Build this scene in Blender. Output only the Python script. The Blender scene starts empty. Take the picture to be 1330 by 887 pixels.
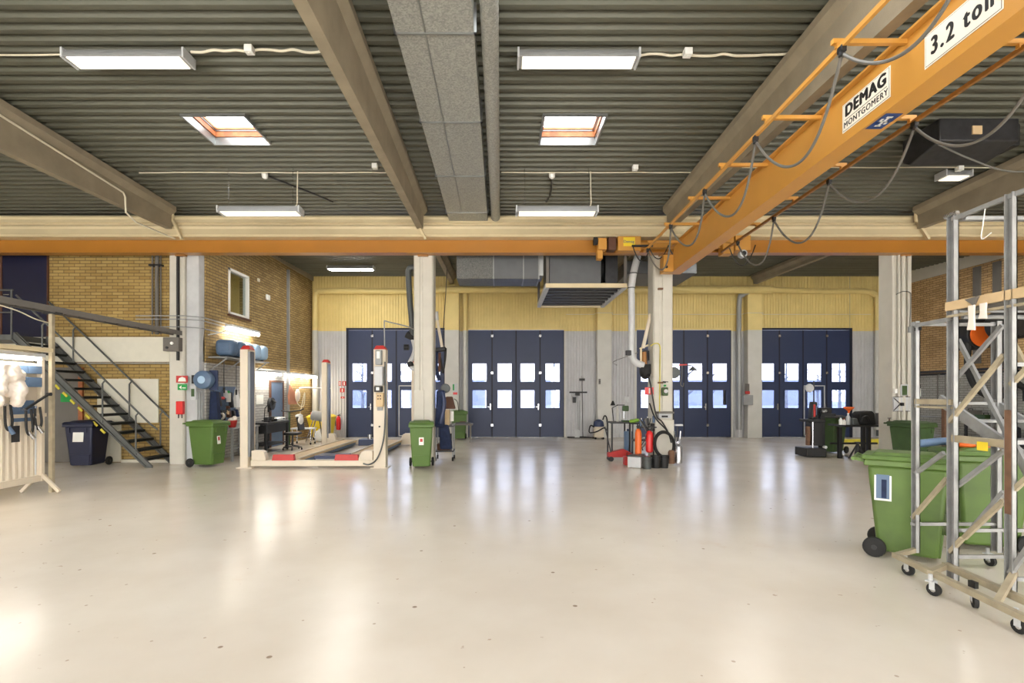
WORLD, EXPO = 9.6, 0.3
import bpy, bmesh, math, random
from mathutils import Vector, Matrix
random.seed(7)
PI = math.pi
R = math.radians
sc = bpy.context.scene
C = sc.collection
HC, FX, CX, CY = 1.68, 665.0, 651.0, 510.5      # eye height, focal length in pixels, vanishing point

def W(px, py, Y):
    """point of the photograph at depth Y (metres from the camera plane)"""
    return Vector(((px - CX) * Y / FX, Y, HC + (CY - py) * Y / FX))
def XA(px, Y): return (px - CX) * Y / FX
def ZA(py, Y): return HC + (CY - py) * Y / FX
def GY(py): return FX * HC / (py - CY)
def lin(c):
    c = c / 255.0
    return c / 12.92 if c <= 0.04045 else ((c + 0.055) / 1.055) ** 2.4
def rgb(r, g, b): return (lin(r), lin(g), lin(b), 1)

# ------------------------------------------------------------------ materials
def mat(name, col, rough=0.6, metal=0.0, var=0.0, vscale=6.0, bump=0.0, bscale=60.0, emit=None, estr=0.0, spec=0.5, col2=None, rvar=0.0):
    m = bpy.data.materials.new(name); m.use_nodes = True
    nt = m.node_tree; N = nt.nodes; L = nt.links
    b = N['Principled BSDF']
    b.inputs['Base Color'].default_value = col
    b.inputs['Roughness'].default_value = rough
    b.inputs['Metallic'].default_value = metal
    b.inputs['Specular IOR Level'].default_value = spec
    tc = N.new('ShaderNodeTexCoord')
    if var or col2:
        n = N.new('ShaderNodeTexNoise'); n.inputs['Scale'].default_value = vscale; n.inputs['Detail'].default_value = 5
        L.new(tc.outputs['Object'], n.inputs['Vector'])
        r = N.new('ShaderNodeValToRGB')
        r.color_ramp.elements[0].position = 0.35; r.color_ramp.elements[1].position = 0.65
        c2 = col2 or tuple(list(max(0, x * (1 - var)) for x in col[:3]) + [1])
        r.color_ramp.elements[0].color = c2; r.color_ramp.elements[1].color = col
        L.new(n.outputs['Fac'], r.inputs['Fac']); L.new(r.outputs['Color'], b.inputs['Base Color'])
    if bump:
        n2 = N.new('ShaderNodeTexNoise'); n2.inputs['Scale'].default_value = bscale; n2.inputs['Detail'].default_value = 3
        L.new(tc.outputs['Object'], n2.inputs['Vector'])
        bp = N.new('ShaderNodeBump'); bp.inputs['Strength'].default_value = bump; bp.inputs['Distance'].default_value = 0.01
        L.new(n2.outputs['Fac'], bp.inputs['Height']); L.new(bp.outputs['Normal'], b.inputs['Normal'])
    if emit:
        b.inputs['Emission Color'].default_value = emit; b.inputs['Emission Strength'].default_value = estr
    return m

def brick_mat(name, axis, c1, c2, mortar, paint=None, pz=2.4, py0=None, py1=None):
    """axis 'x': wall runs along x; 'y': wall runs along y.  paint = colour of the painted band under height pz"""
    m = bpy.data.materials.new(name); m.use_nodes = True
    nt = m.node_tree; N = nt.nodes; L = nt.links; b = N['Principled BSDF']
    b.inputs['Roughness'].default_value = 0.85
    g = N.new('ShaderNodeNewGeometry'); sx = N.new('ShaderNodeSeparateXYZ'); L.new(g.outputs['Position'], sx.inputs[0])
    cb = N.new('ShaderNodeCombineXYZ')
    L.new(sx.outputs['X' if axis == 'x' else 'Y'], cb.inputs['X']); L.new(sx.outputs['Z'], cb.inputs['Y'])
    br = N.new('ShaderNodeTexBrick')
    for k, v in dict([('Scale', 1.0), ('Mortar Size', 0.0075), ('Mortar Smooth', 0.3), ('Bias', 0.0), ('Brick Width', 0.262), ('Row Height', 0.0765)]).items():
        br.inputs[k].default_value = v
    br.inputs['Color1'].default_value = c1; br.inputs['Color2'].default_value = c2; br.inputs['Mortar'].default_value = mortar
    L.new(cb.outputs[0], br.inputs['Vector'])
    n = N.new('ShaderNodeTexNoise'); n.inputs['Scale'].default_value = 1.3; n.inputs['Detail'].default_value = 4
    L.new(g.outputs['Position'], n.inputs['Vector'])
    mr = N.new('ShaderNodeMapRange'); mr.inputs['From Min'].default_value = .3; mr.inputs['From Max'].default_value = .7
    mr.inputs['To Min'].default_value = .82; mr.inputs['To Max'].default_value = 1.1
    L.new(n.outputs['Fac'], mr.inputs['Value'])
    hs = N.new('ShaderNodeHueSaturation'); L.new(br.outputs['Color'], hs.inputs['Color']); L.new(mr.outputs[0], hs.inputs['Value'])
    out = hs.outputs['Color']
    if paint:
        br2 = N.new('ShaderNodeTexBrick')
        for k in ('Scale', 'Mortar Size', 'Mortar Smooth', 'Bias', 'Brick Width', 'Row Height'):
            br2.inputs[k].default_value = br.inputs[k].default_value
        br2.inputs['Color1'].default_value = paint; br2.inputs['Color2'].default_value = tuple(x * .85 for x in paint[:3]) + (1,)
        br2.inputs['Mortar'].default_value = tuple(x * .4 for x in paint[:3]) + (1,)
        L.new(cb.outputs[0], br2.inputs['Vector'])
        lt = N.new('ShaderNodeMath'); lt.operation = 'LESS_THAN'; lt.inputs[1].default_value = pz; L.new(sx.outputs['Z'], lt.inputs[0])
        f = lt.outputs[0]
        if py1 is not None:
            l2 = N.new('ShaderNodeMath'); l2.operation = 'LESS_THAN'; l2.inputs[1].default_value = py1
            L.new(sx.outputs['Y'], l2.inputs[0])
            mu = N.new('ShaderNodeMath'); mu.operation = 'MULTIPLY'; L.new(f, mu.inputs[0]); L.new(l2.outputs[0], mu.inputs[1]); f = mu.outputs[0]
        mx = N.new('ShaderNodeMixRGB'); L.new(f, mx.inputs['Fac']); L.new(out, mx.inputs['Color1']); L.new(br2.outputs['Color'], mx.inputs['Color2'])
        out = mx.outputs['Color']
    L.new(out, b.inputs['Base Color'])
    bp = N.new('ShaderNodeBump'); bp.invert = True; bp.inputs['Strength'].default_value = .5; bp.inputs['Distance'].default_value = .008
    L.new(br.outputs['Fac'], bp.inputs['Height']); L.new(bp.outputs['Normal'], b.inputs['Normal'])
    return m

def twotone_mat(name, top, low, zsplit, rough=.5):
    m = bpy.data.materials.new(name); m.use_nodes = True
    nt = m.node_tree; N = nt.nodes; L = nt.links; b = N['Principled BSDF']; b.inputs['Roughness'].default_value = rough
    g = N.new('ShaderNodeNewGeometry'); sx = N.new('ShaderNodeSeparateXYZ'); L.new(g.outputs['Position'], sx.inputs[0])
    lt = N.new('ShaderNodeMath'); lt.operation = 'LESS_THAN'; lt.inputs[1].default_value = zsplit; L.new(sx.outputs['Z'], lt.inputs[0])
    mx = N.new('ShaderNodeMixRGB'); L.new(lt.outputs[0], mx.inputs['Fac']); mx.inputs['Color1'].default_value = top; mx.inputs['Color2'].default_value = low
    n = N.new('ShaderNodeTexNoise'); n.inputs['Scale'].default_value = 2.5; n.inputs['Detail'].default_value = 6
    L.new(g.outputs['Position'], n.inputs['Vector'])
    mr = N.new('ShaderNodeMapRange'); mr.inputs['To Min'].default_value = .85; mr.inputs['To Max'].default_value = 1.1
    L.new(n.outputs['Fac'], mr.inputs['Value'])
    hs = N.new('ShaderNodeHueSaturation'); L.new(mx.outputs[0], hs.inputs['Color']); L.new(mr.outputs[0], hs.inputs['Value'])
    L.new(hs.outputs[0], b.inputs['Base Color'])
    return m

def floor_mat():
    m = bpy.data.materials.new('epoxy_floor'); m.use_nodes = True
    nt = m.node_tree; N = nt.nodes; L = nt.links; b = N['Principled BSDF']
    g = N.new('ShaderNodeNewGeometry'); P = g.outputs['Position']
    def noise(s, d, rough=.5):
        n = N.new('ShaderNodeTexNoise'); n.inputs['Scale'].default_value = s; n.inputs['Detail'].default_value = d
        n.inputs['Roughness'].default_value = rough; L.new(P, n.inputs['Vector']); return n.outputs['Fac']
    def rng(v, a, c, d, e):
        r = N.new('ShaderNodeMapRange'); r.inputs['From Min'].default_value = a; r.inputs['From Max'].default_value = c
        r.inputs['To Min'].default_value = d; r.inputs['To Max'].default_value = e; L.new(v, r.inputs['Value']); return r.outputs[0]
    def mix(f, a, c):
        x = N.new('ShaderNodeMixRGB'); L.new(f, x.inputs['Fac'])
        for k, v in (('Color1', a), ('Color2', c)):
            if isinstance(v, tuple): x.inputs[k].default_value = v
            else: L.new(v, x.inputs[k])
        return x.outputs['Color']
    base = mix(rng(noise(.35, 4), .35, .65, 0, 1), FLOOR1, FLOOR2)
    worn = mix(rng(noise(1.1, 5, .55), .3, .9, 0, .45), base, FLOOR3)
    spots = mix(rng(noise(9, 3, .5), .72, .76, 0, .5), worn, rgb(150, 112, 80))
    v = N.new('ShaderNodeTexVoronoi'); v.inputs['Scale'].default_value = 2.3; L.new(P, v.inputs['Vector'])
    dots = mix(rng(v.outputs['Distance'], .035, .05, .75, 0), spots, rgb(120, 92, 66))
    v2 = N.new('ShaderNodeTexVoronoi'); v2.inputs['Scale'].default_value = 5.5; L.new(P, v2.inputs['Vector'])
    sp = N.new('ShaderNodeSeparateColor'); L.new(v2.outputs['Color'], sp.inputs[0])
    th = N.new('ShaderNodeMath'); th.operation = 'MULTIPLY'; th.inputs[1].default_value = .075; L.new(sp.outputs[0], th.inputs[0])
    gt = N.new('ShaderNodeMath'); gt.operation = 'LESS_THAN'; L.new(v2.outputs['Distance'], gt.inputs[0]); L.new(th.outputs[0], gt.inputs[1])
    g2 = N.new('ShaderNodeMath'); g2.operation = 'MULTIPLY'; g2.inputs[1].default_value = .55; L.new(gt.outputs[0], g2.inputs[0])
    fine = mix(g2.outputs[0], dots, rgb(150, 122, 96))
    ru = mix(rng(noise(.55, 7, .7), .62, .8, 0, .45), fine, rgb(205, 168, 130))
    L.new(ru, b.inputs['Base Color'])
    L.new(rng(noise(.9, 3, .5), .3, .7, .19, .265), b.inputs['Roughness'])
    bp = N.new('ShaderNodeBump'); bp.inputs['Strength'].default_value = .08; bp.inputs['Distance'].default_value = .01
    L.new(noise(3.5, 4), bp.inputs['Height']); L.new(bp.outputs['Normal'], b.inputs['Normal'])
    b.inputs['Specular IOR Level'].default_value = .4
    return m
FLOOR1, FLOOR2, FLOOR3 = rgb(228, 220, 207), rgb(217, 208, 194), rgb(196, 180, 158)

def galv_mat(name, c1, c2, scale=40, rough=.45, metal=.6):
    m = bpy.data.materials.new(name); m.use_nodes = True
    nt = m.node_tree; N = nt.nodes; L = nt.links; b = N['Principled BSDF']
    b.inputs['Metallic'].default_value = metal; b.inputs['Roughness'].default_value = rough
    tc = N.new('ShaderNodeTexCoord'); v = N.new('ShaderNodeTexVoronoi'); v.inputs['Scale'].default_value = scale
    L.new(tc.outputs['Object'], v.inputs['Vector'])
    mx = N.new('ShaderNodeMixRGB'); mx.inputs['Color1'].default_value = c1; mx.inputs['Color2'].default_value = c2
    sp = N.new('ShaderNodeSeparateColor'); L.new(v.outputs['Color'], sp.inputs[0]); L.new(sp.outputs[0], mx.inputs['Fac'])
    L.new(mx.outputs[0], b.inputs['Base Color'])
    return m

def glass_mat(name='thin_glass', tint=(0.93, .96, 1, 1)):
    m = bpy.data.materials.new(name); m.use_nodes = True
    nt = m.node_tree; N = nt.nodes; L = nt.links
    N.remove(N['Principled BSDF']); out = N['Material Output']
    t = N.new('ShaderNodeBsdfTransparent'); t.inputs['Color'].default_value = tint
    g = N.new('ShaderNodeBsdfGlossy'); g.inputs['Roughness'].default_value = .03
    mx = N.new('ShaderNodeMixShader'); mx.inputs['Fac'].default_value = .07
    L.new(t.outputs[0], mx.inputs[1]); L.new(g.outputs[0], mx.inputs[2]); L.new(mx.outputs[0], out.inputs['Surface'])
    return m

M = {}
def addm(k, *a, **kw): M[k] = mat(k, *a, **kw)
addm('concrete', rgb(150, 138, 116), .85, var=.18, vscale=3, bump=.2, bscale=40)
addm('column_paint', rgb(204, 200, 188), .55, var=.08, vscale=3)
addm('deck', rgb(97, 97, 84), .5, var=.12, vscale=1.2, metal=.15)
addm('cream', rgb(214, 198, 160), .45, var=.06, vscale=2)
addm('orange', rgb(204, 148, 66), .4, var=.06, vscale=2, spec=.5)
addm('orange_rail_shaded', rgb(172, 116, 44), .3, var=.06, vscale=2)  # crane orange darkened: shade on the runway rail put into the colour
addm('orange_dark', rgb(160, 108, 46), .45, var=.15, vscale=4)
addm('white_sign', rgb(238, 232, 216), .5)
addm('black', rgb(24, 24, 25), .5)
addm('black_rubber', rgb(30, 30, 30), .75)
addm('dark_steel', rgb(62, 62, 64), .45, metal=.4, var=.3, vscale=8)
addm('stair_steel', rgb(104, 106, 104), .5, metal=.3, var=.2, vscale=6)
addm('tread', rgb(58, 60, 58), .6, metal=.3)
addm('navy', rgb(42, 55, 88), .45, var=.1, vscale=1.5)
addm('navy_line', rgb(18, 24, 42), .6)
addm('blue_door', rgb(16, 19, 52), .45, var=.1)
addm('green_bin', rgb(84, 114, 50), .5, var=.1, vscale=3)
addm('green_bin_mottled', rgb(92, 120, 52), .5, col2=rgb(76, 98, 46), vscale=2.2)  # two greens mottled at random, for the nearest bins
addm('green_dark', rgb(58, 84, 42), .5, var=.15)
addm('lime', rgb(150, 200, 70), .45, var=.1)
addm('blue_bin', rgb(28, 34, 62), .45, var=.1)
addm('yellow', rgb(240, 212, 50), .5, var=.08)
addm('safety_yellow', rgb(214, 200, 60), .55, var=.25, vscale=5)
addm('lift', rgb(216, 204, 184), .42, var=.06, vscale=3)
addm('lift_groove', rgb(120, 122, 126), .4, metal=.5)
addm('red', rgb(190, 48, 44), .45, var=.1)
addm('red_bright', rgb(214, 34, 34), .35)
addm('white', rgb(240, 240, 236), .5)
addm('paper', rgb(236, 236, 228), .7)
addm('grey', rgb(150, 152, 152), .5, var=.1)
addm('light_grey', rgb(196, 198, 200), .5, var=.08)
addm('grey_board', rgb(112, 108, 102), .7, var=.15, vscale=2)
addm('white_wall', rgb(220, 216, 200), .6, var=.05)
addm('blue_plastic', rgb(82, 128, 178), .4)
addm('pale_blue', rgb(168, 198, 226), .45)
addm('steel_blue', rgb(88, 112, 142), .45, var=.1)
addm('chrome', rgb(190, 192, 196), .22, metal=.9)
addm('alu', rgb(160, 161, 160), .42, metal=.35, var=.18, vscale=9)
addm('alu_cream', rgb(178, 166, 140), .5, metal=.1, var=.2, vscale=9)
addm('rust', rgb(122, 90, 68), .8, var=.3, vscale=12)
addm('wood', rgb(176, 110, 66), .6, col2=rgb(150, 84, 48), vscale=8)
addm('plywood', rgb(212, 184, 142), .6, var=.1)
addm('brown', rgb(96, 62, 44), .7, var=.2)
addm('salmon', rgb(196, 132, 102), .8, var=.15)
addm('orange_plastic', rgb(230, 106, 34), .4)
addm('cloth', rgb(235, 224, 212), .9, bump=.3, bscale=20)
addm('denim', rgb(40, 52, 84), .9, var=.3, vscale=12)
addm('cable', rgb(104, 102, 96), .5)
addm('cable_white', rgb(220, 212, 190), .5)
addm('cable_black', rgb(32, 32, 34), .5)
addm('pipe_yellow', rgb(232, 216, 150), .4)
addm('pipe_grey', rgb(158, 160, 160), .4, metal=.2)
addm('hose_dark', rgb(84, 88, 88), .5, metal=.3)
addm('green_sign', rgb(30, 150, 70), .5)
addm('blue_sign', rgb(32, 62, 120), .5)
addm('diffuser', rgb(240, 232, 214), .5)
addm('tube', (1, .97, .9, 1), .5, emit=(1, .93, .82, 1), estr=24)
addm('tube_cool', (1, 1, 1, 1), .5, emit=(1, .97, .9, 1), estr=45)
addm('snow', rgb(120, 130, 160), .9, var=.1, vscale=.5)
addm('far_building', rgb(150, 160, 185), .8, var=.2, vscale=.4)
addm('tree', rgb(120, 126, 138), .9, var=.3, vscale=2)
M['galv'] = galv_mat('galv', rgb(168, 168, 160), rgb(136, 137, 132), 55, .5, .2)
M['galv_shaded'] = galv_mat('galv_shaded', rgb(112, 112, 108), rgb(84, 85, 83), 55, .5, .2)  # darker copy of the duct metal, dimmer light on the cross duct painted in
M['galv_flat'] = mat('galv_flat', rgb(98, 100, 102), .45, metal=.4, var=.12, vscale=4)
M['galv_smooth'] = mat('galv_smooth', rgb(150, 152, 150), .35, metal=.7, var=.12, vscale=4)
M['glass'] = glass_mat()
M['gate_glass'] = glass_mat('gate_glass', (.56, .6, .7, 1))
M['glass_office'] = glass_mat('office_glass', (.8, .85, .85, 1))
M['floor'] = floor_mat()
M['brick_front'] = brick_mat('brick_front', 'x', rgb(176, 150, 92), rgb(156, 128, 72), rgb(96, 78, 48))
M['brick_side'] = brick_mat('brick_side', 'y', rgb(176, 150, 98), rgb(150, 124, 76), rgb(84, 70, 50), paint=rgb(196, 194, 188), pz=2.42, py1=17.1)
M['brick_right'] = brick_mat('brick_right', 'y', rgb(204, 170, 122), rgb(180, 146, 98), rgb(104, 82, 60), paint=rgb(170, 168, 160), pz=2.35)
M['clad'] = twotone_mat('cladding_paint', rgb(226, 204, 134), rgb(196, 196, 198), 4.03)
M['pilaster'] = twotone_mat('pilaster_paint', rgb(230, 208, 138), rgb(204, 203, 196), 4.03)

# ------------------------------------------------------------------ mesh helpers
OFF = {}
class MB:
    def __init__(s): s.bm = bmesh.new()
    def _add(s, verts, faces):
        vs = [s.bm.verts.new(v) for v in verts]
        for f in faces:
            try: s.bm.faces.new([vs[i] for i in f])
            except ValueError: pass
        return vs
    def box(s, x0, x1, y0, y1, z0, z1, Mx=None):
        v = [Vector((x, y, z)) for z in (z0, z1) for y in (y0, y1) for x in (x0, x1)]
        if Mx: v = [Mx @ p for p in v]
        s._add(v, [(0, 2, 3, 1), (4, 5, 7, 6), (0, 1, 5, 4), (2, 6, 7, 3), (0, 4, 6, 2), (1, 3, 7, 5)]); return s
    def cbox(s, c, sx, sy, sz, rz=0, rx=0, ry=0):
        Mx = Matrix.Translation(c) @ Matrix.Rotation(rz, 4, 'Z') @ Matrix.Rotation(ry, 4, 'Y') @ Matrix.Rotation(rx, 4, 'X')
        return s.box(-sx/2, sx/2, -sy/2, sy/2, -sz/2, sz/2, Mx)
    def frustum(s, x0, x1, y0, y1, z0, X0, X1, Y0, Y1, z1):
        v = [(x0, y0, z0), (x1, y0, z0), (x1, y1, z0), (x0, y1, z0), (X0, Y0, z1), (X1, Y0, z1), (X1, Y1, z1), (X0, Y1, z1)]
        s._add([Vector(p) for p in v], [(3, 2, 1, 0), (4, 5, 6, 7), (0, 1, 5, 4), (1, 2, 6, 5), (2, 3, 7, 6), (3, 0, 4, 7)]); return s
    def bar(s, a, b, w, h=None, up=None):
        """rectangular bar from a to b, w wide, h deep"""
        h = h or w; a = Vector(a); b = Vector(b); d = (b - a).normalized()
        u = Vector(up) if up else Vector((0, 0, 1))
        if abs(d.dot(u)) > .97: u = Vector((0, 1, 0))
        r = d.cross(u).normalized(); u = r.cross(d).normalized()
        v = [p + r*sx*w/2 + u*sz*h/2 for p in (a, b) for sx, sz in ((-1, -1), (1, -1), (1, 1), (-1, 1))]
        s._add(v, [(0, 1, 2, 3), (7, 6, 5, 4), (0, 4, 5, 1), (1, 5, 6, 2), (2, 6, 7, 3), (3, 7, 4, 0)]); return s
    def cyl(s, a, b, r, r2=None, n=16, cap=True):
        a = Vector(a); b = Vector(b); r2 = r if r2 is None else r2; d = (b - a).normalized()
        u = Vector((0, 0, 1)) if abs(d.z) < .9 else Vector((1, 0, 0))
        p = d.cross(u).normalized(); q = d.cross(p)
        va = [a + (p*math.cos(t) + q*math.sin(t))*r for t in [2*PI*i/n for i in range(n)]]
        vb = [b + (p*math.cos(t) + q*math.sin(t))*r2 for t in [2*PI*i/n for i in range(n)]]
        f = [(i, (i+1) % n, n+(i+1) % n, n+i) for i in range(n)]
        if cap: f += [tuple(range(n-1, -1, -1)), tuple(range(n, 2*n))]
        s._add(va + vb, f); return s
    def tube(s, pts, r, n=8, closed=False):
        pts = [Vector(p) for p in pts]; m = len(pts); rings = []; prev = None
        for i, p in enumerate(pts):
            if closed: d = pts[(i+1) % m] - pts[i-1]
            else: d = pts[min(i+1, m-1)] - pts[max(i-1, 0)]
            d.normalize()
            if prev is None:
                u = Vector((0, 0, 1)) if abs(d.z) < .9 else Vector((1, 0, 0)); pr = d.cross(u).normalized()
            else:
                pr = (prev - d*prev.dot(d))
                if pr.length < 1e-5: pr = d.orthogonal()
                pr.normalize()
            prev = pr; q = d.cross(pr)
            rr = r[i] if isinstance(r, (list, tuple)) else r
            rings.append([s.bm.verts.new(p + (pr*math.cos(2*PI*k/n) + q*math.sin(2*PI*k/n))*rr) for k in range(n)])
        rng = range(m) if closed else range(m-1)
        for i in rng:
            A, B = rings[i], rings[(i+1) % m]
            for k in range(n):
                s.bm.faces.new((A[k], A[(k+1) % n], B[(k+1) % n], B[k]))
        if not closed:
            s.bm.faces.new(list(reversed(rings[0]))); s.bm.faces.new(rings[-1])
        return s
    def lathe(s, prof, c=(0, 0, 0), n=20, axis='z'):
        c = Vector(c); rings = []
        for r, h in prof:
            ring = []
            for k in range(n):
                t = 2*PI*k/n; x, y = r*math.cos(t), r*math.sin(t)
                p = {'z': (x, y, h), 'y': (x, h, y), 'x': (h, x, y)}[axis]
                ring.append(s.bm.verts.new(c + Vector(p)))
            rings.append(ring)
        for A, B in zip(rings, rings[1:]):
            for k in range(n): s.bm.faces.new((A[k], A[(k+1) % n], B[(k+1) % n], B[k]))
        s.bm.faces.new(rings[0]); s.bm.faces.new(rings[-1]); return s
    def prism(s, poly, y0, y1, axis='y'):
        """poly: list of 2D points; extruded along axis"""
        n = len(poly)
        def P(a, b, h): return {'y': (a, h, b), 'x': (h, a, b), 'z': (a, b, h)}[axis]
        v = [Vector(P(a, b, y0)) for a, b in poly] + [Vector(P(a, b, y1)) for a, b in poly]
        f = [(i, (i+1) % n, n+(i+1) % n, n+i) for i in range(n)] + [tuple(range(n-1, -1, -1)), tuple(range(n, 2*n))]
        s._add(v, f); return s
    def ball(s, c, rx, ry=None, rz=None, n=16):
        ry = ry or rx; rz = rz or rx
        bmesh.ops.create_uvsphere(s.bm, u_segments=n, v_segments=max(6, n//2), radius=1, matrix=Matrix.Translation(c) @ Matrix.Diagonal((rx, ry, rz, 1)))
        return s
    def xf(s, Mx):
        bmesh.ops.transform(s.bm, matrix=Mx, verts=s.bm.verts[:]); return s
    def build(s, name, m, parent=None, bevel=0, smooth=35, label=None, seg=2):
        bmesh.ops.recalc_face_normals(s.bm, faces=s.bm.faces[:])
        if parent is not None:
            off = OFF[parent.name]
        else:
            vs = s.bm.verts; xs = [v.co.x for v in vs]; ys = [v.co.y for v in vs]; zs = [v.co.z for v in vs]
            off = Vector(((min(xs)+max(xs))/2, (min(ys)+max(ys))/2, min(zs)))
        bmesh.ops.translate(s.bm, vec=-off, verts=s.bm.verts[:])
        me = bpy.data.meshes.new(name); s.bm.to_mesh(me); s.bm.free()
        me.materials.append(M[m] if isinstance(m, str) else m)
        for p in me.polygons: p.use_smooth = True
        me.set_sharp_from_angle(angle=R(smooth))
        o = bpy.data.objects.new(name, me); C.objects.link(o); OFF[o.name] = off
        if parent is not None: o.parent = parent
        else: o.location = off
        if bevel:
            b = o.modifiers.new('bevel', 'BEVEL'); b.width = bevel; b.segments = seg; b.limit_method = 'ANGLE'; b.angle_limit = R(40)
            b.harden_normals = False
        if label: o['label'] = label
        return o

def thing(name, label, cat, loc, group=None):
    o = bpy.data.objects.new(name, None); C.objects.link(o); o.empty_display_size = .1
    o.location = Vector(loc); OFF[o.name] = Vector(loc); o['label'] = label; o['category'] = cat
    if group: o['group'] = group
    return o
def tag(o, label, cat, group=None, kind=None):
    o['label'] = label; o['category'] = cat
    if group: o['group'] = group
    if kind: o['kind'] = kind
    return o
def struct(o, label=None, cat=None):
    o['kind'] = 'structure'
    if label: o['label'] = label
    if cat: o['category'] = cat
    return o
KIDS = {}
def copy_tree(o, parent=None):
    c = o.copy(); C.objects.link(c); c.parent = parent
    OFF[c.name] = OFF[o.name].copy()
    for ch in [k for k in bpy.data.objects if k.parent == o]: copy_tree(ch, c)
    return c
def spline(pts, n=8):
    """catmull-rom through the points"""
    pts = [Vector(p) for p in pts]; P = [pts[0]*2-pts[1]] + pts + [pts[-1]*2-pts[-2]]; out = []
    for i in range(1, len(P)-2):
        a, b, c, d = P[i-1:i+3]
        for k in range(n):
            t = k/n
            out.append(.5*((2*b) + (c-a)*t + (2*a-5*b+4*c-d)*t*t + (3*b-a-3*c+d)*t**3))
    out.append(pts[-1]); return out
def sag(a, b, drop, n=10):
    a = Vector(a); b = Vector(b)
    return [a.lerp(b, i/n) + Vector((0, 0, -drop*4*(i/n)*(1-i/n))) for i in range(n+1)]
def text_mesh(name, body, size, m, parent, Mx, bold=0.0, sx=1.0, spacing=1.0):
    cu = bpy.data.curves.new(name + '_curve', 'FONT'); cu.body = body; cu.size = size; cu.extrude = .001; cu.offset = 0
    cu.align_x = 'CENTER'; cu.align_y = 'CENTER'; cu.space_character = spacing
    t = bpy.data.objects.new(name + '_tmp', cu); C.objects.link(t)
    dg = bpy.context.evaluated_depsgraph_get(); me = bpy.data.meshes.new_from_object(t.evaluated_get(dg))
    bpy.data.objects.remove(t); 
    me.transform(Matrix.Diagonal((sx, 1, 1, 1)))
    if bold:                                     # thicken the strokes by overlapping shifted copies
        b2 = bmesh.new()
        for i, (dx, dy) in enumerate(((0, 0), (bold, 0), (-bold, 0), (0, bold*.6), (0, -bold*.6), (bold*.5, 0), (-bold*.5, 0))):
            m2 = me.copy(); m2.transform(Matrix.Translation((dx, dy, i*.00012))); b2.from_mesh(m2)
        b2.to_mesh(me); b2.free()
    me.transform(Mx)
    off = OFF[parent.name] if parent is not None else Vector((0, 0, 0))
    me.transform(Matrix.Translation(-off)); me.materials.clear(); me.materials.append(M[m])
    o = bpy.data.objects.new(name, me); C.objects.link(o); o.parent = parent; OFF[o.name] = off
    return o
# ================================================================== SETTING
YB = 19.43                       # back wall
XL, XR = -7.16, 14.8             # side walls of the back bay
COLS = (-13.2, -7.53, -1.84, 3.83, 9.49)
def zc(y):
    if y <= 12.3: return 6.40 - .043*max(y, 0)
    return 5.87 + (y-12.3)*(6.11-5.87)/(YB-12.3)
struct(MB().box(-13.6, 15.0, -6.2, YB+.3, -.2, 0).build('floor', 'floor'))
SKY = [(-5.0, -4.04, 8.04, 8.95), (.68, 1.64, 8.04, 8.95), (-10.9, -9.9, 8.04, 8.95)]
for cx_ in (-10.4, -4.7, 1.0, 6.7, 12.2):
    SKY.append((cx_-1.2, cx_+1.2, -2.6, -1.2)); SKY.append((cx_-1.9, cx_+1.9, 3.9, 5.35))  # unseen rooflights over and behind the camera, added to brighten the floor
def deck_strip(mb, x0, x1, ya, yb, pitch=.19, d=.065):
    """trapezoidal roof deck, ribs running along x"""
    k0 = math.floor(ya/pitch); pts = []
    k = k0
    while k*pitch < yb + pitch:
        for t, h in ((0, 0), (.36, 0), (.5, d), (.86, d)):
            y = (k+t)*pitch
            if ya <= y <= yb: pts.append((y, zc(y)+h))
        k += 1
    def hgt(y):
        t = (y/pitch) % 1
        h = 0 if t <= .36 else d*(t-.36)/.14 if t < .5 else d if t <= .86 else d*(1-(t-.86)/.14)
        return zc(y)+h
    if not pts or pts[0][0] > ya+1e-6: pts.insert(0, (ya, hgt(ya)))
    if pts[-1][0] < yb-1e-6: pts.append((yb, hgt(yb)))
    vs = []
    for y, z in pts: vs += [Vector((x0, y, z)), Vector((x1, y, z))]
    mb._add(vs, [(2*i, 2*i+1, 2*i+3, 2*i+2) for i in range(len(pts)-1)])
mb = MB()
ys = sorted(set([-6.2, YB] + [s[2] for s in SKY] + [s[3] for s in SKY]))
for ya, yb in zip(ys, ys[1:]):
    holes = sorted([(s[0], s[1]) for s in SKY if s[2] <= ya and s[3] >= yb])
    x = -13.6
    for a, b in holes: deck_strip(mb, x, a, ya, yb); x = b
    deck_strip(mb, x, 15.0, ya, yb)
struct(mb.build('ceiling', 'deck', smooth=20))
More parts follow.
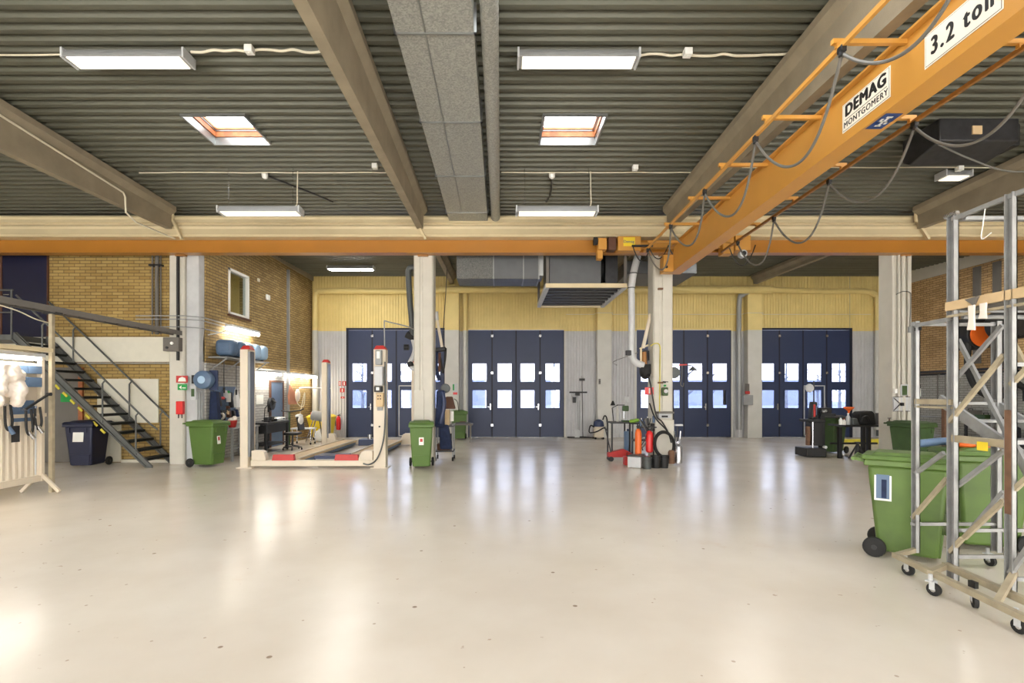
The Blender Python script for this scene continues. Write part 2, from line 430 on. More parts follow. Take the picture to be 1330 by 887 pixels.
# skylights
sky_lab = ['square skylight with wooden frame in the left bay of the ribbed ceiling', 'square skylight with wooden frame in the middle bay right of the round duct']
for i, (x0, x1, y0, y1) in enumerate(SKY):
    z = zc((y0+y1)/2); r = thing('skylight', sky_lab[i] if i < 2 else 'unseen roof skylight further along the ribbed ceiling, added to light the floor', 'skylight', ((x0+x1)/2, (y0+y1)/2, z-.04))
    r['kind'] = 'structure'
    def ring(mb, a, b, za, zb, t):
        mb.box(a[0]-t, a[0], a[1]-t, b[1]+t, za, zb); mb.box(b[0], b[0]+t, a[1]-t, b[1]+t, za, zb)
        mb.box(a[0], b[0], a[1]-t, a[1], za, zb); mb.box(a[0], b[0], b[1], b[1]+t, za, zb); return mb
    ring(MB(), (x0, y0), (x1, y1), z-.02, z+.12, .03).build('lining', 'galv_smooth', r)
    ring(MB(), (x0+.02, y0+.02), (x1-.02, y1-.02), z+.12, z+.21, .04).build('wood_frame', 'wood', r)
    ring(MB(), (x0+.035, y0+.035), (x1-.035, y1-.035), z+.21, z+.23, .05).build('bead', 'galv_smooth', r)
    ring(MB(), (x0+.05, y0+.05), (x1-.05, y1-.05), z+.23, z+.27, .06).build('sash', 'wood', r)
    MB().box(x0+.04, x1-.04, y0+.04, y1-.04, z+.265, z+.272).build('pane', 'glass', r)

def clad(mb, x0, x1, y, z0, z1, pitch=.108, d=.022, sgn=-1):
    pts = []; n = int((x1-x0)/pitch)+2; k0 = math.floor(x0/pitch)
    for k in range(k0, k0+n+1):
        for t, h in ((0, 0), (.4, 0), (.5, d), (.9, d)):
            x = (k+t)*pitch
            if x0 <= x <= x1: pts.append((x, h))
    pts = [(x0, pts[0][1])] + pts + [(x1, pts[-1][1])]
    vs = []
    for x, h in pts: vs += [Vector((x, y+sgn*h, z0)), Vector((x, y+sgn*h, z1))]
    mb._add(vs, [(2*i, 2*i+2, 2*i+3, 2*i+1) for i in range(len(pts)-1)])
DOORS = [(452.5, 577.5), (608, 732.5), (826.5, 949), (981, 1103.5)]
DX = [(XA(a, YB), XA(b, YB)) for a, b in DOORS]
DT = ZA(428.5, YB)
mb = MB(); x = XL-.1
for a, b in DX:
    clad(mb, x, a, YB, 0, 6.3); clad(mb, a, b, YB, DT, 6.3); x = b
clad(mb, x, XR+.1, YB, 0, 6.3)
struct(mb.build('wall_back', 'clad', smooth=15))
mb = MB(); 
x = XL-.1
for a, b in DX: mb.box(x, a, YB+.03, YB+.2, 0, 6.4); mb.box(a, b, YB+.03, YB+.2, DT, 6.4); x = b
mb.box(x, XR+.3, YB+.03, YB+.2, 0, 6.4)
struct(mb.build('wall_outside', 'grey'))
# folding gates
dlab = ['navy folding gate behind the four-post lift', 'navy folding gate in the middle, left of the brooms', 'navy folding gate behind the crowded pillar', 'navy folding gate rightmost, behind the tool trolley']
for i, (a, b) in enumerate(DX):
    d = thing('door_%d' % (i+1), dlab[i], 'gate', ((a+b)/2, YB, 0)); d['kind'] = 'structure'
    w = (b-a)/4; ya, yb = YB-.03, YB+.03
    zl0, zl1, zu0, zu1 = ZA(530.5, YB), ZA(506, YB), ZA(496.5, YB), ZA(471.5, YB)
    for k in range(4):
        x0 = a + k*w + .003; x1 = a + (k+1)*w - .003; c = (x0+x1)/2 + (0.02 if k % 2 else -.02); px0, px1 = c-.285, c+.285
        m = MB(); m.box(x0, px0, ya, yb, .02, DT-.02); m.box(px1, x1, ya, yb, .02, DT-.02)
        for z0, z1 in ((.02, zl0), (zl1, zu0), (zu1, DT-.02)): m.box(px0, px1, ya, yb, z0, z1)
        lf = m.build('leaf', 'navy', d)
        for z0, z1 in ((zl0, zl1), (zu0, zu1)):
            MB().box(px0, px1, YB-.005, YB+.005, z0, z1).build('pane', 'gate_glass', lf)
            g = MB(); t = .022
            g.box(px0, px0+t, ya-.012, ya, z0, z1).box(px1-t, px1, ya-.012, ya, z0, z1).box(px0, px1, ya-.012, ya, z0, z0+t).box(px0, px1, ya-.012, ya, z1-t, z1)
            g.build('glazing_bead', 'navy', lf)
        MB().box(x1-.02, x1+.026, ya-.012, ya-.001, .02, DT-.02).box(x1-.02, x1+.026, yb+.001, yb+.02, .02, DT-.02).build('cover_strip', 'navy_line', lf)
        if k % 2 == 0:
            h = MB()
            for z in (.42, 2.4, 3.8): h.box(x1-.04, x1+.05, ya-.03, ya, z, z+.09)
            h.build('hinge', 'chrome', lf)
            MB().cyl((x1-.06, ya-.01, 1.16), (x1-.06, ya-.06, 1.16), .012, n=8).box(x1-.16, x1-.05, ya-.065, ya-.045, 1.15, 1.17).box(x1-.08, x1-.04, ya-.01, ya, 1.05, 1.28).build('handle', 'chrome', lf)
    m = MB(); m.box(a-.07, a, YB-.05, YB+.1, 0, DT+.07).box(b, b+.07, YB-.05, YB+.1, 0, DT+.07).box(a, b, YB-.05, YB+.1, DT, DT+.07)
    m.build('door_frame', 'navy_line' if i in (0, 3) else 'pilaster', d)
    MB().box(a, b, YB+.0, YB+.12, 0, .015).build('threshold', 'dark_steel', d)
    if i in (0, 3):
        if i == 0: wx0, wx1 = XA(518, YB), XA(546, YB)
        else: wx0, wx1 = XA(1043, YB), XA(1070.5, YB)
        m = MB(); zt = ZA(500.5, YB); y = YB-.055
        m.box(wx0, wx0+.035, y, y+.025, .05, zt).box(wx1-.035, wx1, y, y+.025, .05, zt).box(wx0, wx1, y, y+.025, zt-.035, zt).box(wx0, wx1, y, y+.025, .05, .085)
        m.build('wicket_frame', 'light_grey', d)
    if i == 0:
        MB().box(XA(536, YB), XA(542, YB), YB-.08, YB-.05, ZA(500.5, YB), ZA(496, YB)).build('exit_light', 'green_sign', d)
# outside
struct(MB().box(-60, 70, YB+.3, 120, -.25, -.05).build('ground_outside', 'snow'))
def outside(px, Y, w, h, mm, nm, lab, cat):
    x = XA(px, Y); tag(MB().box(x-w/2, x+w/2, Y, Y+4, -.05, h).build(nm, mm), lab, cat, kind='structure')
rr = random.Random(3)
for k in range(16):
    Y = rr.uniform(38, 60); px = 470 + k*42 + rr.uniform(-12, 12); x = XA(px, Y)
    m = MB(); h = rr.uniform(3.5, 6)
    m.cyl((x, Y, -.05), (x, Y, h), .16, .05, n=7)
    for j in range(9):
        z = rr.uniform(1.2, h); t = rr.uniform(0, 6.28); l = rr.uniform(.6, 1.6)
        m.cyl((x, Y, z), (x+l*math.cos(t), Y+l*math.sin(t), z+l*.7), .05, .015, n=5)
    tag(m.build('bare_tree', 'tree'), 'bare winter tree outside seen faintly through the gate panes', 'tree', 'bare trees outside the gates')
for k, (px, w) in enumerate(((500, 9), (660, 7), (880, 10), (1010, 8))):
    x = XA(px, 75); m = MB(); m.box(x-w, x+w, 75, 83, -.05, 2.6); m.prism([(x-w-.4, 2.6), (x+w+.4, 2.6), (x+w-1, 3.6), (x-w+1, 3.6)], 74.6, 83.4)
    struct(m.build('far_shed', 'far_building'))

# walls
def wall_with_hole(name, m, axis, at, a0, a1, z0, z1, hole=None, th=.25, sgn=1):
    mb = MB()
    def bx(p0, p1, q0, q1):
        if axis == 'y': mb.box(min(at, at+sgn*th), max(at, at+sgn*th), p0, p1, q0, q1)
        else: mb.box(p0, p1, min(at, at+sgn*th), max(at, at+sgn*th), q0, q1)
    if hole:
        h0, h1, k0, k1 = hole
        bx(a0, h0, z0, z1); bx(h1, a1, z0, z1); bx(h0, h1, z0, k0); bx(h0, h1, k1, z1)
    else: bx(a0, a1, z0, z1)
    return struct(mb.build(name, m))
wy0, wy1, wz0, wz1 = 13.42, 14.5, 3.76, 4.98
wall_with_hole('wall_left', 'brick_side', 'y', XL, 12.42, YB, 0, 5.93, (wy0, wy1, wz0, wz1), sgn=-1)
wall_with_hole('wall_right', 'brick_right', 'y', XR, -6.2, YB, 0, 5.66, sgn=1)
wall_with_hole('wall_front', 'brick_front', 'x', 12.42, -13.4, -7.42, 0, 6.3, sgn=1)
wall_with_hole('wall_west', 'white_wall', 'y', -13.4, -6.2, 12.7, 0, 6.5, sgn=-1)
struct(MB().box(XR-.03, XR+.25, -6.2, YB, 5.66, 6.5).build('trim_1', 'column_paint'))
struct(MB().box(XL-.25, XL+.04, 12.42, YB, 5.93, 6.3).build('trim_2', 'concrete'))
struct(MB().box(XR-.02, XR, -6, YB, 2.38, 2.44).build('trim_3', 'dark_steel'))
m = MB(); x = -13.4
for a, b in ((-12.6, -8), (-7, -2.4), (-1.4, 3.4), (4.4, 9), (10, 14.2)): m.box(x, a, -6.3, -6.0, 0, 6.5); m.box(a, b, -6.3, -6.0, 4.0, 6.5); x = b
m.box(x, 15, -6.3, -6.0, 0, 6.5)
struct(m.build('wall_south', 'white_wall'))
# office window in the left wall with a room behind
w = thing('window_1', 'white framed office window high in the left brick wall', 'window', (XL, (wy0+wy1)/2, wz0)); w['kind'] = 'structure'
m = MB(); t = .07; x0, x1 = XL-.12, XL+.03
m.box(x0, x1, wy0, wy0+t, wz0, wz1).box(x0, x1, wy1-t, wy1, wz0, wz1).box(x0, x1, wy0, wy1, wz1-t, wz1).box(x0, x1, wy0, wy1, wz0, wz0+t)
m.build('window_frame', 'white', w, bevel=.005)
MB().box(XL-.06, XL-.05, wy0+t, wy1-t, wz0+t, wz1-t).build('pane', 'glass_office', w)
MB().box(XL-.02, XL+.07, wy0-.04, wy1+.04, wz0-.05, wz0).build('window_sill', 'brown', w)
m = MB(); m.box(-11, -10.9, 12.7, 19, 3, 5.9).box(-11, XL-.25, 18.9, 19, 3, 5.9).box(-11, XL-.25, 12.7, 19, 2.9, 3.0).box(-11, XL-.25, 12.7, 19, 5.9, 6.0)
struct(m.build('wall_office', 'pilaster'))
MB().box(-10.88, -10.84, 14.2, 17.4, 4.3, 5.0).build('notice_board', 'light_grey'); o = bpy.data.objects['notice_board']; tag(o, 'pale notice board on the office wall behind the high window', 'board')
r = thing('ceiling_light', 'glowing ceiling light inside the office behind the high window', 'lamp', (-9.2, 15.6, 5.8)); MB().box(-9.3, -9.1, 14.8, 16.4, 5.8, 5.86).build('housing', 'white', r); MB().box(-9.27, -9.13, 14.85, 16.35, 5.78, 5.8).build('diffuser', 'tube_cool', r)

# concrete columns
clab = {-13.2: 'painted concrete pillar in the far left corner', -7.53: 'white painted pillar with fire notices left of the green bin', -1.84: 'white painted pillar behind the small green bin in the centre',
        3.83: 'white painted pillar crowded with gas bottles and hoses', 9.49: 'grey painted pillar beside the black work table on the right'}
def column(cx, y0=12.1, h=4.98, wd=.23, dep=.46, lab=''):
    r = thing('concrete_column', lab, 'pillar', (cx, y0+dep/2, 0)); 
    g = .03; y1 = y0+dep
    poly = [(cx-wd, y0+g), (cx-wd+g, y0), (cx-.09, y0), (cx-.075, y0+.025), (cx-.03, y0+.025), (cx-.015, y0), (cx+wd-g, y0), (cx+wd, y0+g), (cx+wd, y1), (cx-wd, y1)]
    MB().prism(poly, 0, h+.3, 'z').build('shaft', 'column_paint', r, smooth=20)
    return r
COL = {}
for cx in COLS:
    if cx in (-7.53,):
        r = thing('concrete_column', clab[cx], 'pillar', (-7.66, 12.3, 0))
        MB().prism([(-7.86, 12.13), (-7.83, 12.1), (-7.53, 12.1), (-7.5, 12.13), (-7.5, 12.6), (-7.86, 12.6)], 0, 5.3, 'z').build('shaft', 'column_paint', r)
        MB().box(-7.5, -7.2, 12.2, 12.6, 0, 5.3).build('side_casing', 'light_grey', r, bevel=.01)
        MB().cyl((-7.62, 12.07, 2.45), (-7.62, 12.07, 5.0), .035, n=10).build('downpipe', 'black', r)
        COL[cx] = r
    else: COL[cx] = column(cx, lab=clab[cx])
# steel guards and conduits on columns
MB().box(-2.06, -1.82, 12.07, 12.1, .02, 1.75).build('casing', 'column_paint', COL[-1.84], bevel=.008)
MB().box(3.62, 4.06, 12.02, 12.1, 0, 1.05).build('kick_panel', 'column_paint', COL[3.83], bevel=.008)
m = MB()
for dx, r_ in ((-.13, .03), (-.03, .045), (.09, .022)): m.cyl((9.49+dx, 12.05, .05), (9.49+dx, 12.05, 4.95), r_, n=10)
m.build('conduit', 'column_paint', COL[9.49])
MB().tube(spline([(9.28, 12.03, 4.0), (9.42, 12.0, 4.06), (9.57, 12.0, 4.04), (9.6, 12.0, 3.9), (9.6, 12.03, 3.2)]), .012, n=6).build('cable', 'cable', COL[9.49])
MB().box(9.56, 9.64, 12.0, 12.07, 3.1, 3.24).build('socket', 'grey', COL[9.49], bevel=.005)
for z in (4.8, 3.6): 
    pass
# pilasters on back wall + yellow pipes
plab = ['yellow and white pilaster between the first and second gates', 'yellow and white pilaster left of the crowded pillar behind the vacuum', 'yellow and white pilaster between the third and rightmost gates']
for i, cx in enumerate((-1.84, 3.85, 9.46)):
    tag(MB().box(cx-.27, cx+.27, YB-.35, YB-.03, 0, 5.7).build('pilaster', 'pilaster', bevel=.02), plab[i], 'pilaster')
pz = ZA(378, YB-.2); py = YB-.17
r = thing('yellow_pipe', 'long yellow overhead pipe along the back wall above the first gate', 'pipe', (-4, py, pz))
MB().tube(spline([(-7.0, py, .1), (-7.0, py, 3), (-7.0, py, pz-.35), (-6.92, py, pz-.1), (-6.65, py, pz), (-4, py, pz), (-1.9, py-.18, pz)], 6), .11, n=12).build('pipe_run', 'pilaster', r)
MB().tube([(-2.3, py-.3, pz), (-2.0, py-.3, pz), (3.2, py-.3, pz)], .125, n=12).build('pipe_run', 'pilaster', r)
MB().tube(spline([(-1.36, py, pz-.1), (-1.36, py, 3), (-1.36, py, .3)], 6), .085, n=12).build('downpipe', 'pilaster', r)
r = thing('yellow_pipe', 'yellow overhead pipe along the back wall right of the crane girder', 'pipe', (8, py, pz))
MB().tube([(3.3, py-.3, pz), (6.5, py-.3, pz), (10.0, py-.3, pz)], .15, n=12).build('pipe_run', 'pilaster', r)
MB().tube(spline([(10.0, py-.25, pz), (12, py, pz), (13.6, py, pz), (14.0, py, pz-.1), (14.15, py, pz-.45), (14.15, py, 3), (14.15, py, .3)], 6), .1, n=12).build('pipe_run', 'pilaster', r)
MB().tube(spline([(9.35, py-.3, pz), (9.05, py-.1, pz-.15), (8.95, py, pz-.5), (8.95, py, 2.5), (8.95, py, .3)], 6), .09, n=12).build('downpipe', 'pipe_grey', r)

# roof beams
def beam(cx, y0, y1, zb0, zb1, lab, m='concrete'):
    v = []; rings = []
    mb = MB()
    for y, zb in ((y0, zb0), (y1, zb1)):
        zt = zc(y)-.005
        pr = [(cx-.07, zb), (cx+.07, zb), (cx+.08, zt-.2), (cx+.17, zt-.1), (cx+.17, zt), (cx-.17, zt), (cx-.17, zt-.1), (cx-.08, zt-.2)]
        rings.append([Vector((a, y, b)) for a, b in pr])
    n = 8
    mb._add(rings[0]+rings[1], [(i, (i+1) % n, n+(i+1) % n, n+i) for i in range(n)] + [tuple(range(n)), tuple(range(2*n-1, n-1, -1))])
    return tag(mb.build('concrete_beam', m, smooth=20), lab, 'beam')
bl = {-13.2: 'concrete roof beam over the far left edge of the hall', -7.53: 'concrete roof beam at upper left with a thin pipe along it', -1.84: 'concrete roof beam just left of the rectangular duct',
      3.83: 'concrete roof beam just left of the yellow crane girder', 9.49: 'concrete roof beam behind the crane girder at upper right'}
for cx in COLS: beam(cx, -6, 11.6, 5.05, 5.4, bl[cx])
bb = {-1.84: 'short concrete beam in the back bay left of the ventilation unit', 3.83: 'short concrete beam in the back bay above the crowded pillar', 9.49: 'short pale concrete beam in the back bay right of the girder end'}
for cx in (-1.84, 3.83, 9.49): beam(cx, 12.6, YB-.3, 5.62, 5.76, bb[cx])

# cream profile and orange runway rail
r = thing('cream_fascia', 'long cream ribbed profile spanning the hall above the orange rail', 'fascia', (0, 11.75, 5.24))
poly = [(11.66, 5.24), (11.92, 5.24), (11.92, 5.74), (11.72, 5.74), (11.70, 5.70), (11.72, 5.66), (11.70, 5.58), (11.74, 5.56), (11.74, 5.53), (11.66, 5.50), (11.64, 5.47), (11.66, 5.42), (11.64, 5.34), (11.62, 5.28)]
MB().prism(poly, -13.4, 14.7, 'x').build('profile', 'cream', r, smooth=15)
for cx in (-7.45, -1.95, 9.4):
    MB().bar((cx, 11.6, 5.62), (cx+.25, 11.55, 5.15), .06, .05).bar((cx, 11.6, 5.78), (cx, 11.6, 5.55), .06, .05).build('bracket', 'cream', r)
r = thing('runway_rail', 'long orange crane runway rail spanning the hall across the pillar tops', 'rail', (0, 11.95, 4.97))
zt, zb = ZA(310.5, 11.95), ZA(329, 11.9)
MB().box(-13.4, 14.7, 11.83, 12.09, zb, zb+.035).build('bottom_flange', 'orange_rail_shaded', r)
MB().box(-13.4, 14.7, 11.83, 12.09, zt-.03, zt).build('top_flange', 'orange_rail_shaded', r)
MB().box(-13.4, 14.7, 11.94, 11.98, zb+.035, zt-.03).build('web', 'orange_rail_shaded', r)
for cx in COLS: MB().box(cx-.12, cx+.12, 12.0, 12.09, zb-.03, zb-.001).build('bracket', 'orange_dark', r)

# rectangular duct
r = thing('rectangular_duct', 'galvanised rectangular air duct running under the ceiling in the middle', 'duct', (-.75, 5, 5.7))
def dz(y): return 5.76 - .024*(y-5.8)
ysec = [-2.0, -.05, 1.9, 3.85, 5.8, 7.62, 9.42, 11.2, 12.6]
for a, b in zip(ysec, ysec[1:]):
    m = MB(); v = []
    for y in (a, b):
        z = dz(y); zt = min(z+.36, zc(y)-.03)
        v += [Vector((-1.19, y, z)), Vector((-.31, y, z)), Vector((-.31, y, zt)), Vector((-1.19, y, zt))]
    m._add(v, [(0, 1, 5, 4), (1, 2, 6, 5), (2, 3, 7, 6), (3, 0, 4, 7)])
    s_ = m.build('duct_section', 'galv', r)
    m = MB(); z = dz(b); m.box(-1.22, -.28, b-.012, b+.012, z-.02, z+.0).box(-1.22, -1.19, b-.012, b+.012, z-.02, z+.34).box(-.31, -.28, b-.012, b+.012, z-.02, z+.34)
    m.build('joint_flange', 'galv_smooth', r)
    MB().bar((-.86, a, dz(a)-.004), (-.86, b, dz(b)-.004), .018, .01).build('seam', 'galv_smooth', r)
r = thing('round_duct', 'slim round spiral duct beside the rectangular duct', 'duct', (-.14, 5, 5.8))
pts = [Vector((-.13, y, 5.86-.024*(y-5.2))) for y in [-2+.07*i for i in range(208)]]
MB().tube(pts, [.1 if i % 2 else .104 for i in range(len(pts))], n=16).build('pipe_run', 'galv', r, smooth=60)

for z_, x0_, x1_, lab in ((ZA(408.5, YB), XA(735, YB), 14.0, 'thin cable clipped along the yellow cladding above the third and rightmost gates'),):
    tag(MB().tube([(x0_, YB-.04, z_), (3.5, YB-.04, z_), (3.55, YB-.4, z_), (4.15, YB-.4, z_), (4.2, YB-.04, z_), (9.1, YB-.04, z_), (9.15, YB-.4, z_), (9.75, YB-.4, z_), (9.8, YB-.04, z_), (x1_, YB-.04, z_)], .012, n=6).build('wall_cable', 'cable_white'), lab, 'cable')
# ================================================================== LUMINAIRES
def ceiling_lum(cx, y, z, lab, hang=0, lit=False, L=1.54):
    r = thing('ceiling_light', lab, 'lamp', (cx, y, z))
    m = MB(); m.prism([(y-.06, z+.11), (y+.06, z+.11), (y+.13, z+.01), (y+.13, z-.015), (y-.13, z-.015), (y-.13, z+.01)], cx-L/2, cx+L/2, 'x')
    m.build('housing', 'grey', r)
    MB().box(cx-L/2+.05, cx+L/2-.05, y-.115, y+.115, z-.03, z-.014).build('diffuser', 'diffuser_glow' if not lit else 'tube_cool', r)
    for s in (-1, 1): MB().box(cx+s*(L/2)-.012, cx+s*(L/2)+.012, y-.135, y+.135, z-.03, z+.1).build('end_cap', 'light_grey', r)
    if hang:
        for s in (-1, 1): MB().cyl((cx+s*L*.4, y, z+.1), (cx+s*L*.4, y, hang), .004, n=6).build('hanger_wire', 'chrome', r)
    return r
M['diffuser_glow'] = mat('diffuser_glow', rgb(240, 232, 214), .5, emit=(1, .93, .8, 1), estr=.8)  # weak cream glow put into the diffusers of lamps that are not lit
ceiling_lum(-4.81, 6.62, 5.97, 'long fluorescent ceiling light at upper left, left of the first beam')
ceiling_lum(.99, 6.62, 5.97, 'long fluorescent ceiling light right of the round duct near the top')
ceiling_lum(-4.6, 9.8, 5.13, 'fluorescent light hung on wires beneath the left skylight', hang=zc(9.8))
ceiling_lum(1.06, 9.8, 5.13, 'fluorescent light hung on wires beneath the middle skylight', hang=zc(9.8))
ceiling_lum(XA(456, 17.2), 17.2, zc(17.2)-.19, 'bright fluorescent tube light on the back bay ceiling above the first gate', lit=True)
ceiling_lum(XA(1172, 14.2), 14.2, zc(14.2)-.19, 'bright fluorescent tube light partly behind the grey pillar on the right', lit=True, L=1.2)
ceiling_lum(XA(1120, 14.8), 14.8, zc(14.8)-.19, 'unlit ceiling light, its diffuser given a faint glow, in the back bay left of the grey pillar')
ceiling_lum(8.75, 9.9, zc(9.9)-.12, 'small emergency light on the dark ceiling right of the girder', L=.5)
for x_, y_, lab in ((-4.6, 13.7, 'unseen tube light added to brighten the back bay over the lift, above the cream profile'), (6.6, 13.7, 'unseen tube light added to brighten the back bay between the crowded and the grey pillar'), (12.2, 14.2, 'unseen tube light added to brighten the back bay over the right wall workbench'),
                    (-.3, 16.6, 'tube light added to brighten the back bay beside the ventilation unit'), (6.6, 17.6, 'tube light added to brighten the back bay before the third gate')):
    if y_ < 15: ceiling_lum(x_, y_, zc(y_)-.19, lab, lit=True)  # lit lamps hidden by the fascia and rail, added to brighten the back bay
def wall_lamp(y0, y1, z, lab, x=XL+.18, mm='tube'):
    r = thing('wall_lamp', lab, 'lamp', (x, (y0+y1)/2, z))
    MB().box(x-.09, x+.09, y0, y1, z+.045, z+.1).build('housing', 'light_grey', r)
    for d in (-.05, .05): MB().cyl((x+d, y0+.03, z), (x+d, y1-.03, z), .04, n=12).build('tube', mm, r)
    for y in (y0+.3, y1-.3): MB().bar((x, y, z+.07), (XL+.0, y, z+.09), .02).build('arm', 'grey', r)
wall_lamp(13.1, 14.65, 3.34, 'bright fluorescent wall lamp above the row of blue tubs')
wall_lamp(14.75, 16.1, 2.25, 'bright double tube lamp over the black workbench, nearest on the left wall')
wall_lamp(16.95, 18.0, 2.27, 'bright tube lamp on the left wall between the workbench lamp and the corner')
wall_lamp(18.15, 19.2, 2.27, 'bright tube lamp on the left wall nearest the corner')
# ceiling cables and junction boxes
def cable(name, pts, r, m, lab, cat='cable', group=None, n=6, sp=True):
    return tag(MB().tube(spline(pts) if sp else pts, r, n=n).build(name, m), lab, cat, group)
def wav(x0, x1, y, z, a=.012, n=14):
    rr = random.Random(int(abs(x0*100)))
    return [(x0+(x1-x0)*i/n, y, z+rr.uniform(-a, a)) for i in range(n+1)]
cable('ceiling_cable', wav(-13, -5.62, 6.66, zc(6.66)-.03), .011, 'cable_white', 'thin white cable along the ceiling left of the upper left light')
cable('ceiling_cable', wav(-4.0, -1.95, 6.6, zc(6.6)-.03, .025), .016, 'cable_white', 'loose white cable on the ceiling between the upper left light and the beam')
cable('ceiling_cable', wav(1.8, 3.72, 6.66, zc(6.66)-.03, .02), .016, 'cable_white', 'loose white cable on the ceiling between the upper right light and the beam')
cable('ceiling_cable', wav(-7.0, -1.95, 9.9, zc(9.9)-.03, .006), .011, 'cable_white', 'thin white cable across the ceiling beyond the left skylight')
cable('ceiling_cable', wav(.0, 3.7, 9.9, zc(9.9)-.03, .006), .011, 'cable_white', 'thin white cable across the ceiling beyond the middle skylight')
cable('ceiling_cable', wav(4.1, 13, 9.7, zc(9.7)-.03, .006), .011, 'cable_white', 'thin white cable across the dark ceiling behind the crane girder')
for px, py, lab in ((324, 66, 'left of the first beam beside the upper left light'), (893, 70, 'beside the upper right light'), (487, 217, 'beside the beam beyond the left skylight'), (825, 219, 'beyond the middle skylight'), (1246, 220, 'on the dark ceiling right of the girder')):
    s_ = (CY-py)/FX; y = (6.40-.06-HC)/(s_+.043); x = XA(px, y); z = zc(y)
    tag(MB().box(x-.05, x+.05, y-.05, y+.05, z-.09, z-.002).cyl((x, y, z-.09), (x, y, z-.1), .02, n=8).build('junction_box', 'white', bevel=.008), 'small white junction box ' + lab, 'box')
for cx, lab in ((-3.92, 'left'), (1.72, 'middle')):
    cable('hanging_cable', [(cx, 9.86, zc(9.86)-.03), (cx, 9.84, 5.6), (cx, 9.82, 5.3), (cx-.08, 9.8, 5.24)], .01, 'cable_white', 'thin white cable dropping to the hung light under the %s skylight' % lab)
for px, lab in ((344, 'left'), (717, 'middle')):
    y = 10.0; x = XA(px, y)
    r = thing('smoke_detector', 'round white detector on the ceiling beyond the %s skylight' % lab, 'detector', (x, y, zc(y)-.09))
    MB().lathe([(.03, -.1), (.055, -.08), (.06, -.04), (.06, 0)], (x, y, zc(y)), 14).build('body', 'white', r)
    MB().tube(spline([(x, y+.05, zc(y)-.02), (x+.05*(1 if px > 600 else 12), y+.8, zc(y+.8)-.03), (x+(.0 if px > 600 else .9), y+1.3, zc(y+1.3)-.02)]), .018, n=6).build('conduit', 'dark_steel', r)
# pipe on the far left beam
cable('thin_pipe', [(-7.42, 2, 6.0), (-7.42, 7.5, 5.80), (-7.42, 10.05, 5.62), (-7.42, 10.1, 5.55), (-7.42, 10.12, 5.25), (-7.42, 10.4, 5.15), (-7.3, 11.45, 5.13)], .018, 'cable_white', 'thin pale pipe running along the left roof beam and down to the cream profile', 'pipe', sp=False)

# ================================================================== CRANE
def gz(y): return 4.39 + (11.6-y)*.0148
r = thing('crane_girder', 'massive yellow overhead crane girder with lettered signs crossing the upper right', 'crane', (3.93, 5, 4.4))
y0, y1 = -1.0, 11.62; xa, xb = 3.82, 4.04
m = MB(); v = []
for y in (y0, y1): v += [Vector((xa, y, gz(y))), Vector((xb, y, gz(y))), Vector((xb, y, gz(y)+.53)), Vector((xa, y, gz(y)+.53))]
v[7].y = 11.3; v[6].y = 11.3
m._add(v, [(0, 1, 5, 4), (1, 2, 6, 5), (2, 3, 7, 6), (3, 0, 4, 7), (3, 2, 1, 0), (4, 5, 6, 7)])
m.build('box_girder', 'orange', r, bevel=.006)
MB().bar((3.93, y0, gz(y0)+.54), (3.93, 11.3, gz(11.3)+.54), .34, .024).build('top_flange', 'orange', r)
MB().bar((3.93, y0, gz(y0)-.008), (3.93, y1, gz(y1)-.008), .25, .018).build('bottom_flange', 'orange', r)
YS = [1.2, 2.4, 3.6, 4.83, 6.12, 7.35, 8.55, 9.8, 10.9]
for y in YS:
    z = gz(y)+.5
    MB().box(3.12, 3.82, y-.022, y+.022, z-.022, z+.022).box(3.155, 3.2, y-.02, y+.02, z-.06, z-.02).build('bracket', 'orange', r)
    MB().box(4.04, 4.95, y-.022, y+.022, z-.022, z+.022).box(4.87, 4.92, y-.02, y+.02, z-.06, z-.02).build('bracket', 'orange', r)
for x, nm in ((3.18, 'orange'), (4.9, 'orange_dark')):
    MB().bar((x, 0, gz(0)+.43), (x, 11.4, gz(11.4)+.43), .035, .045).build('cable_rail', nm, r)
MB().box(3.6, 3.84, 11.35, 11.62, gz(11.5)-.02, gz(11.5)+.36).box(4.02, 4.12, 11.35, 11.62, gz(11.5)+.02, gz(11.5)+.3).build('end_plate', 'orange', r, bevel=.01)
MB().cyl((3.66, 11.34, gz(11.5)+.08), (3.66, 11.32, gz(11.5)+.08), .03, n=10).build('buffer', 'black_rubber', r)
# signs on the left face (normal -x): text matrix: local x -> -y world (towards viewer right), local y -> +z
def face_mx(y, z, tilt=True):
    a = Matrix(((0, 0, -1, 3.815), (-1, 0.0, 0, y), (.0148, 1, 0, z), (0, 0, 0, 1)))
    return a
def sign_plate(name, yc, zc_, w, h, parent):
    Mx = face_mx(yc, zc_)
    b = MB(); b.box(-w/2, w/2, -h/2, h/2, 0, .003, Mx); b.build(name, 'black', parent)
    b = MB(); b.box(-w/2-.012, w/2+.012, -h/2-.012, h/2+.012, -.002, .0015, Mx); b.build(name + '_backing', 'white_sign', parent)
    b = MB(); b.box(-w/2+.004, w/2-.004, -h/2+.004, h/2-.004, .002, .004, Mx); p = b.build(name + '_face', 'white_sign', parent); return p
yc = (5.72+5.02)/2; p = sign_plate('maker_sign', yc, 4.735, .68, .285, r)
text_mesh('lettering', 'DEMAG', .172, 'black', r, face_mx(yc, 4.793) @ Matrix.Translation((0, 0, .0045)), bold=.011, sx=.95, spacing=1.14)
text_mesh('lettering', 'MONTGOMERY', .088, 'black', r, face_mx(yc, 4.65) @ Matrix.Translation((0, 0, .0045)), bold=.002, sx=.95, spacing=1.16)
b = MB(); b.box(-.31, .31, .712-.735, .718-.735, .004, .005, face_mx(yc, 4.727)); b.build('sign_line', 'black', r)
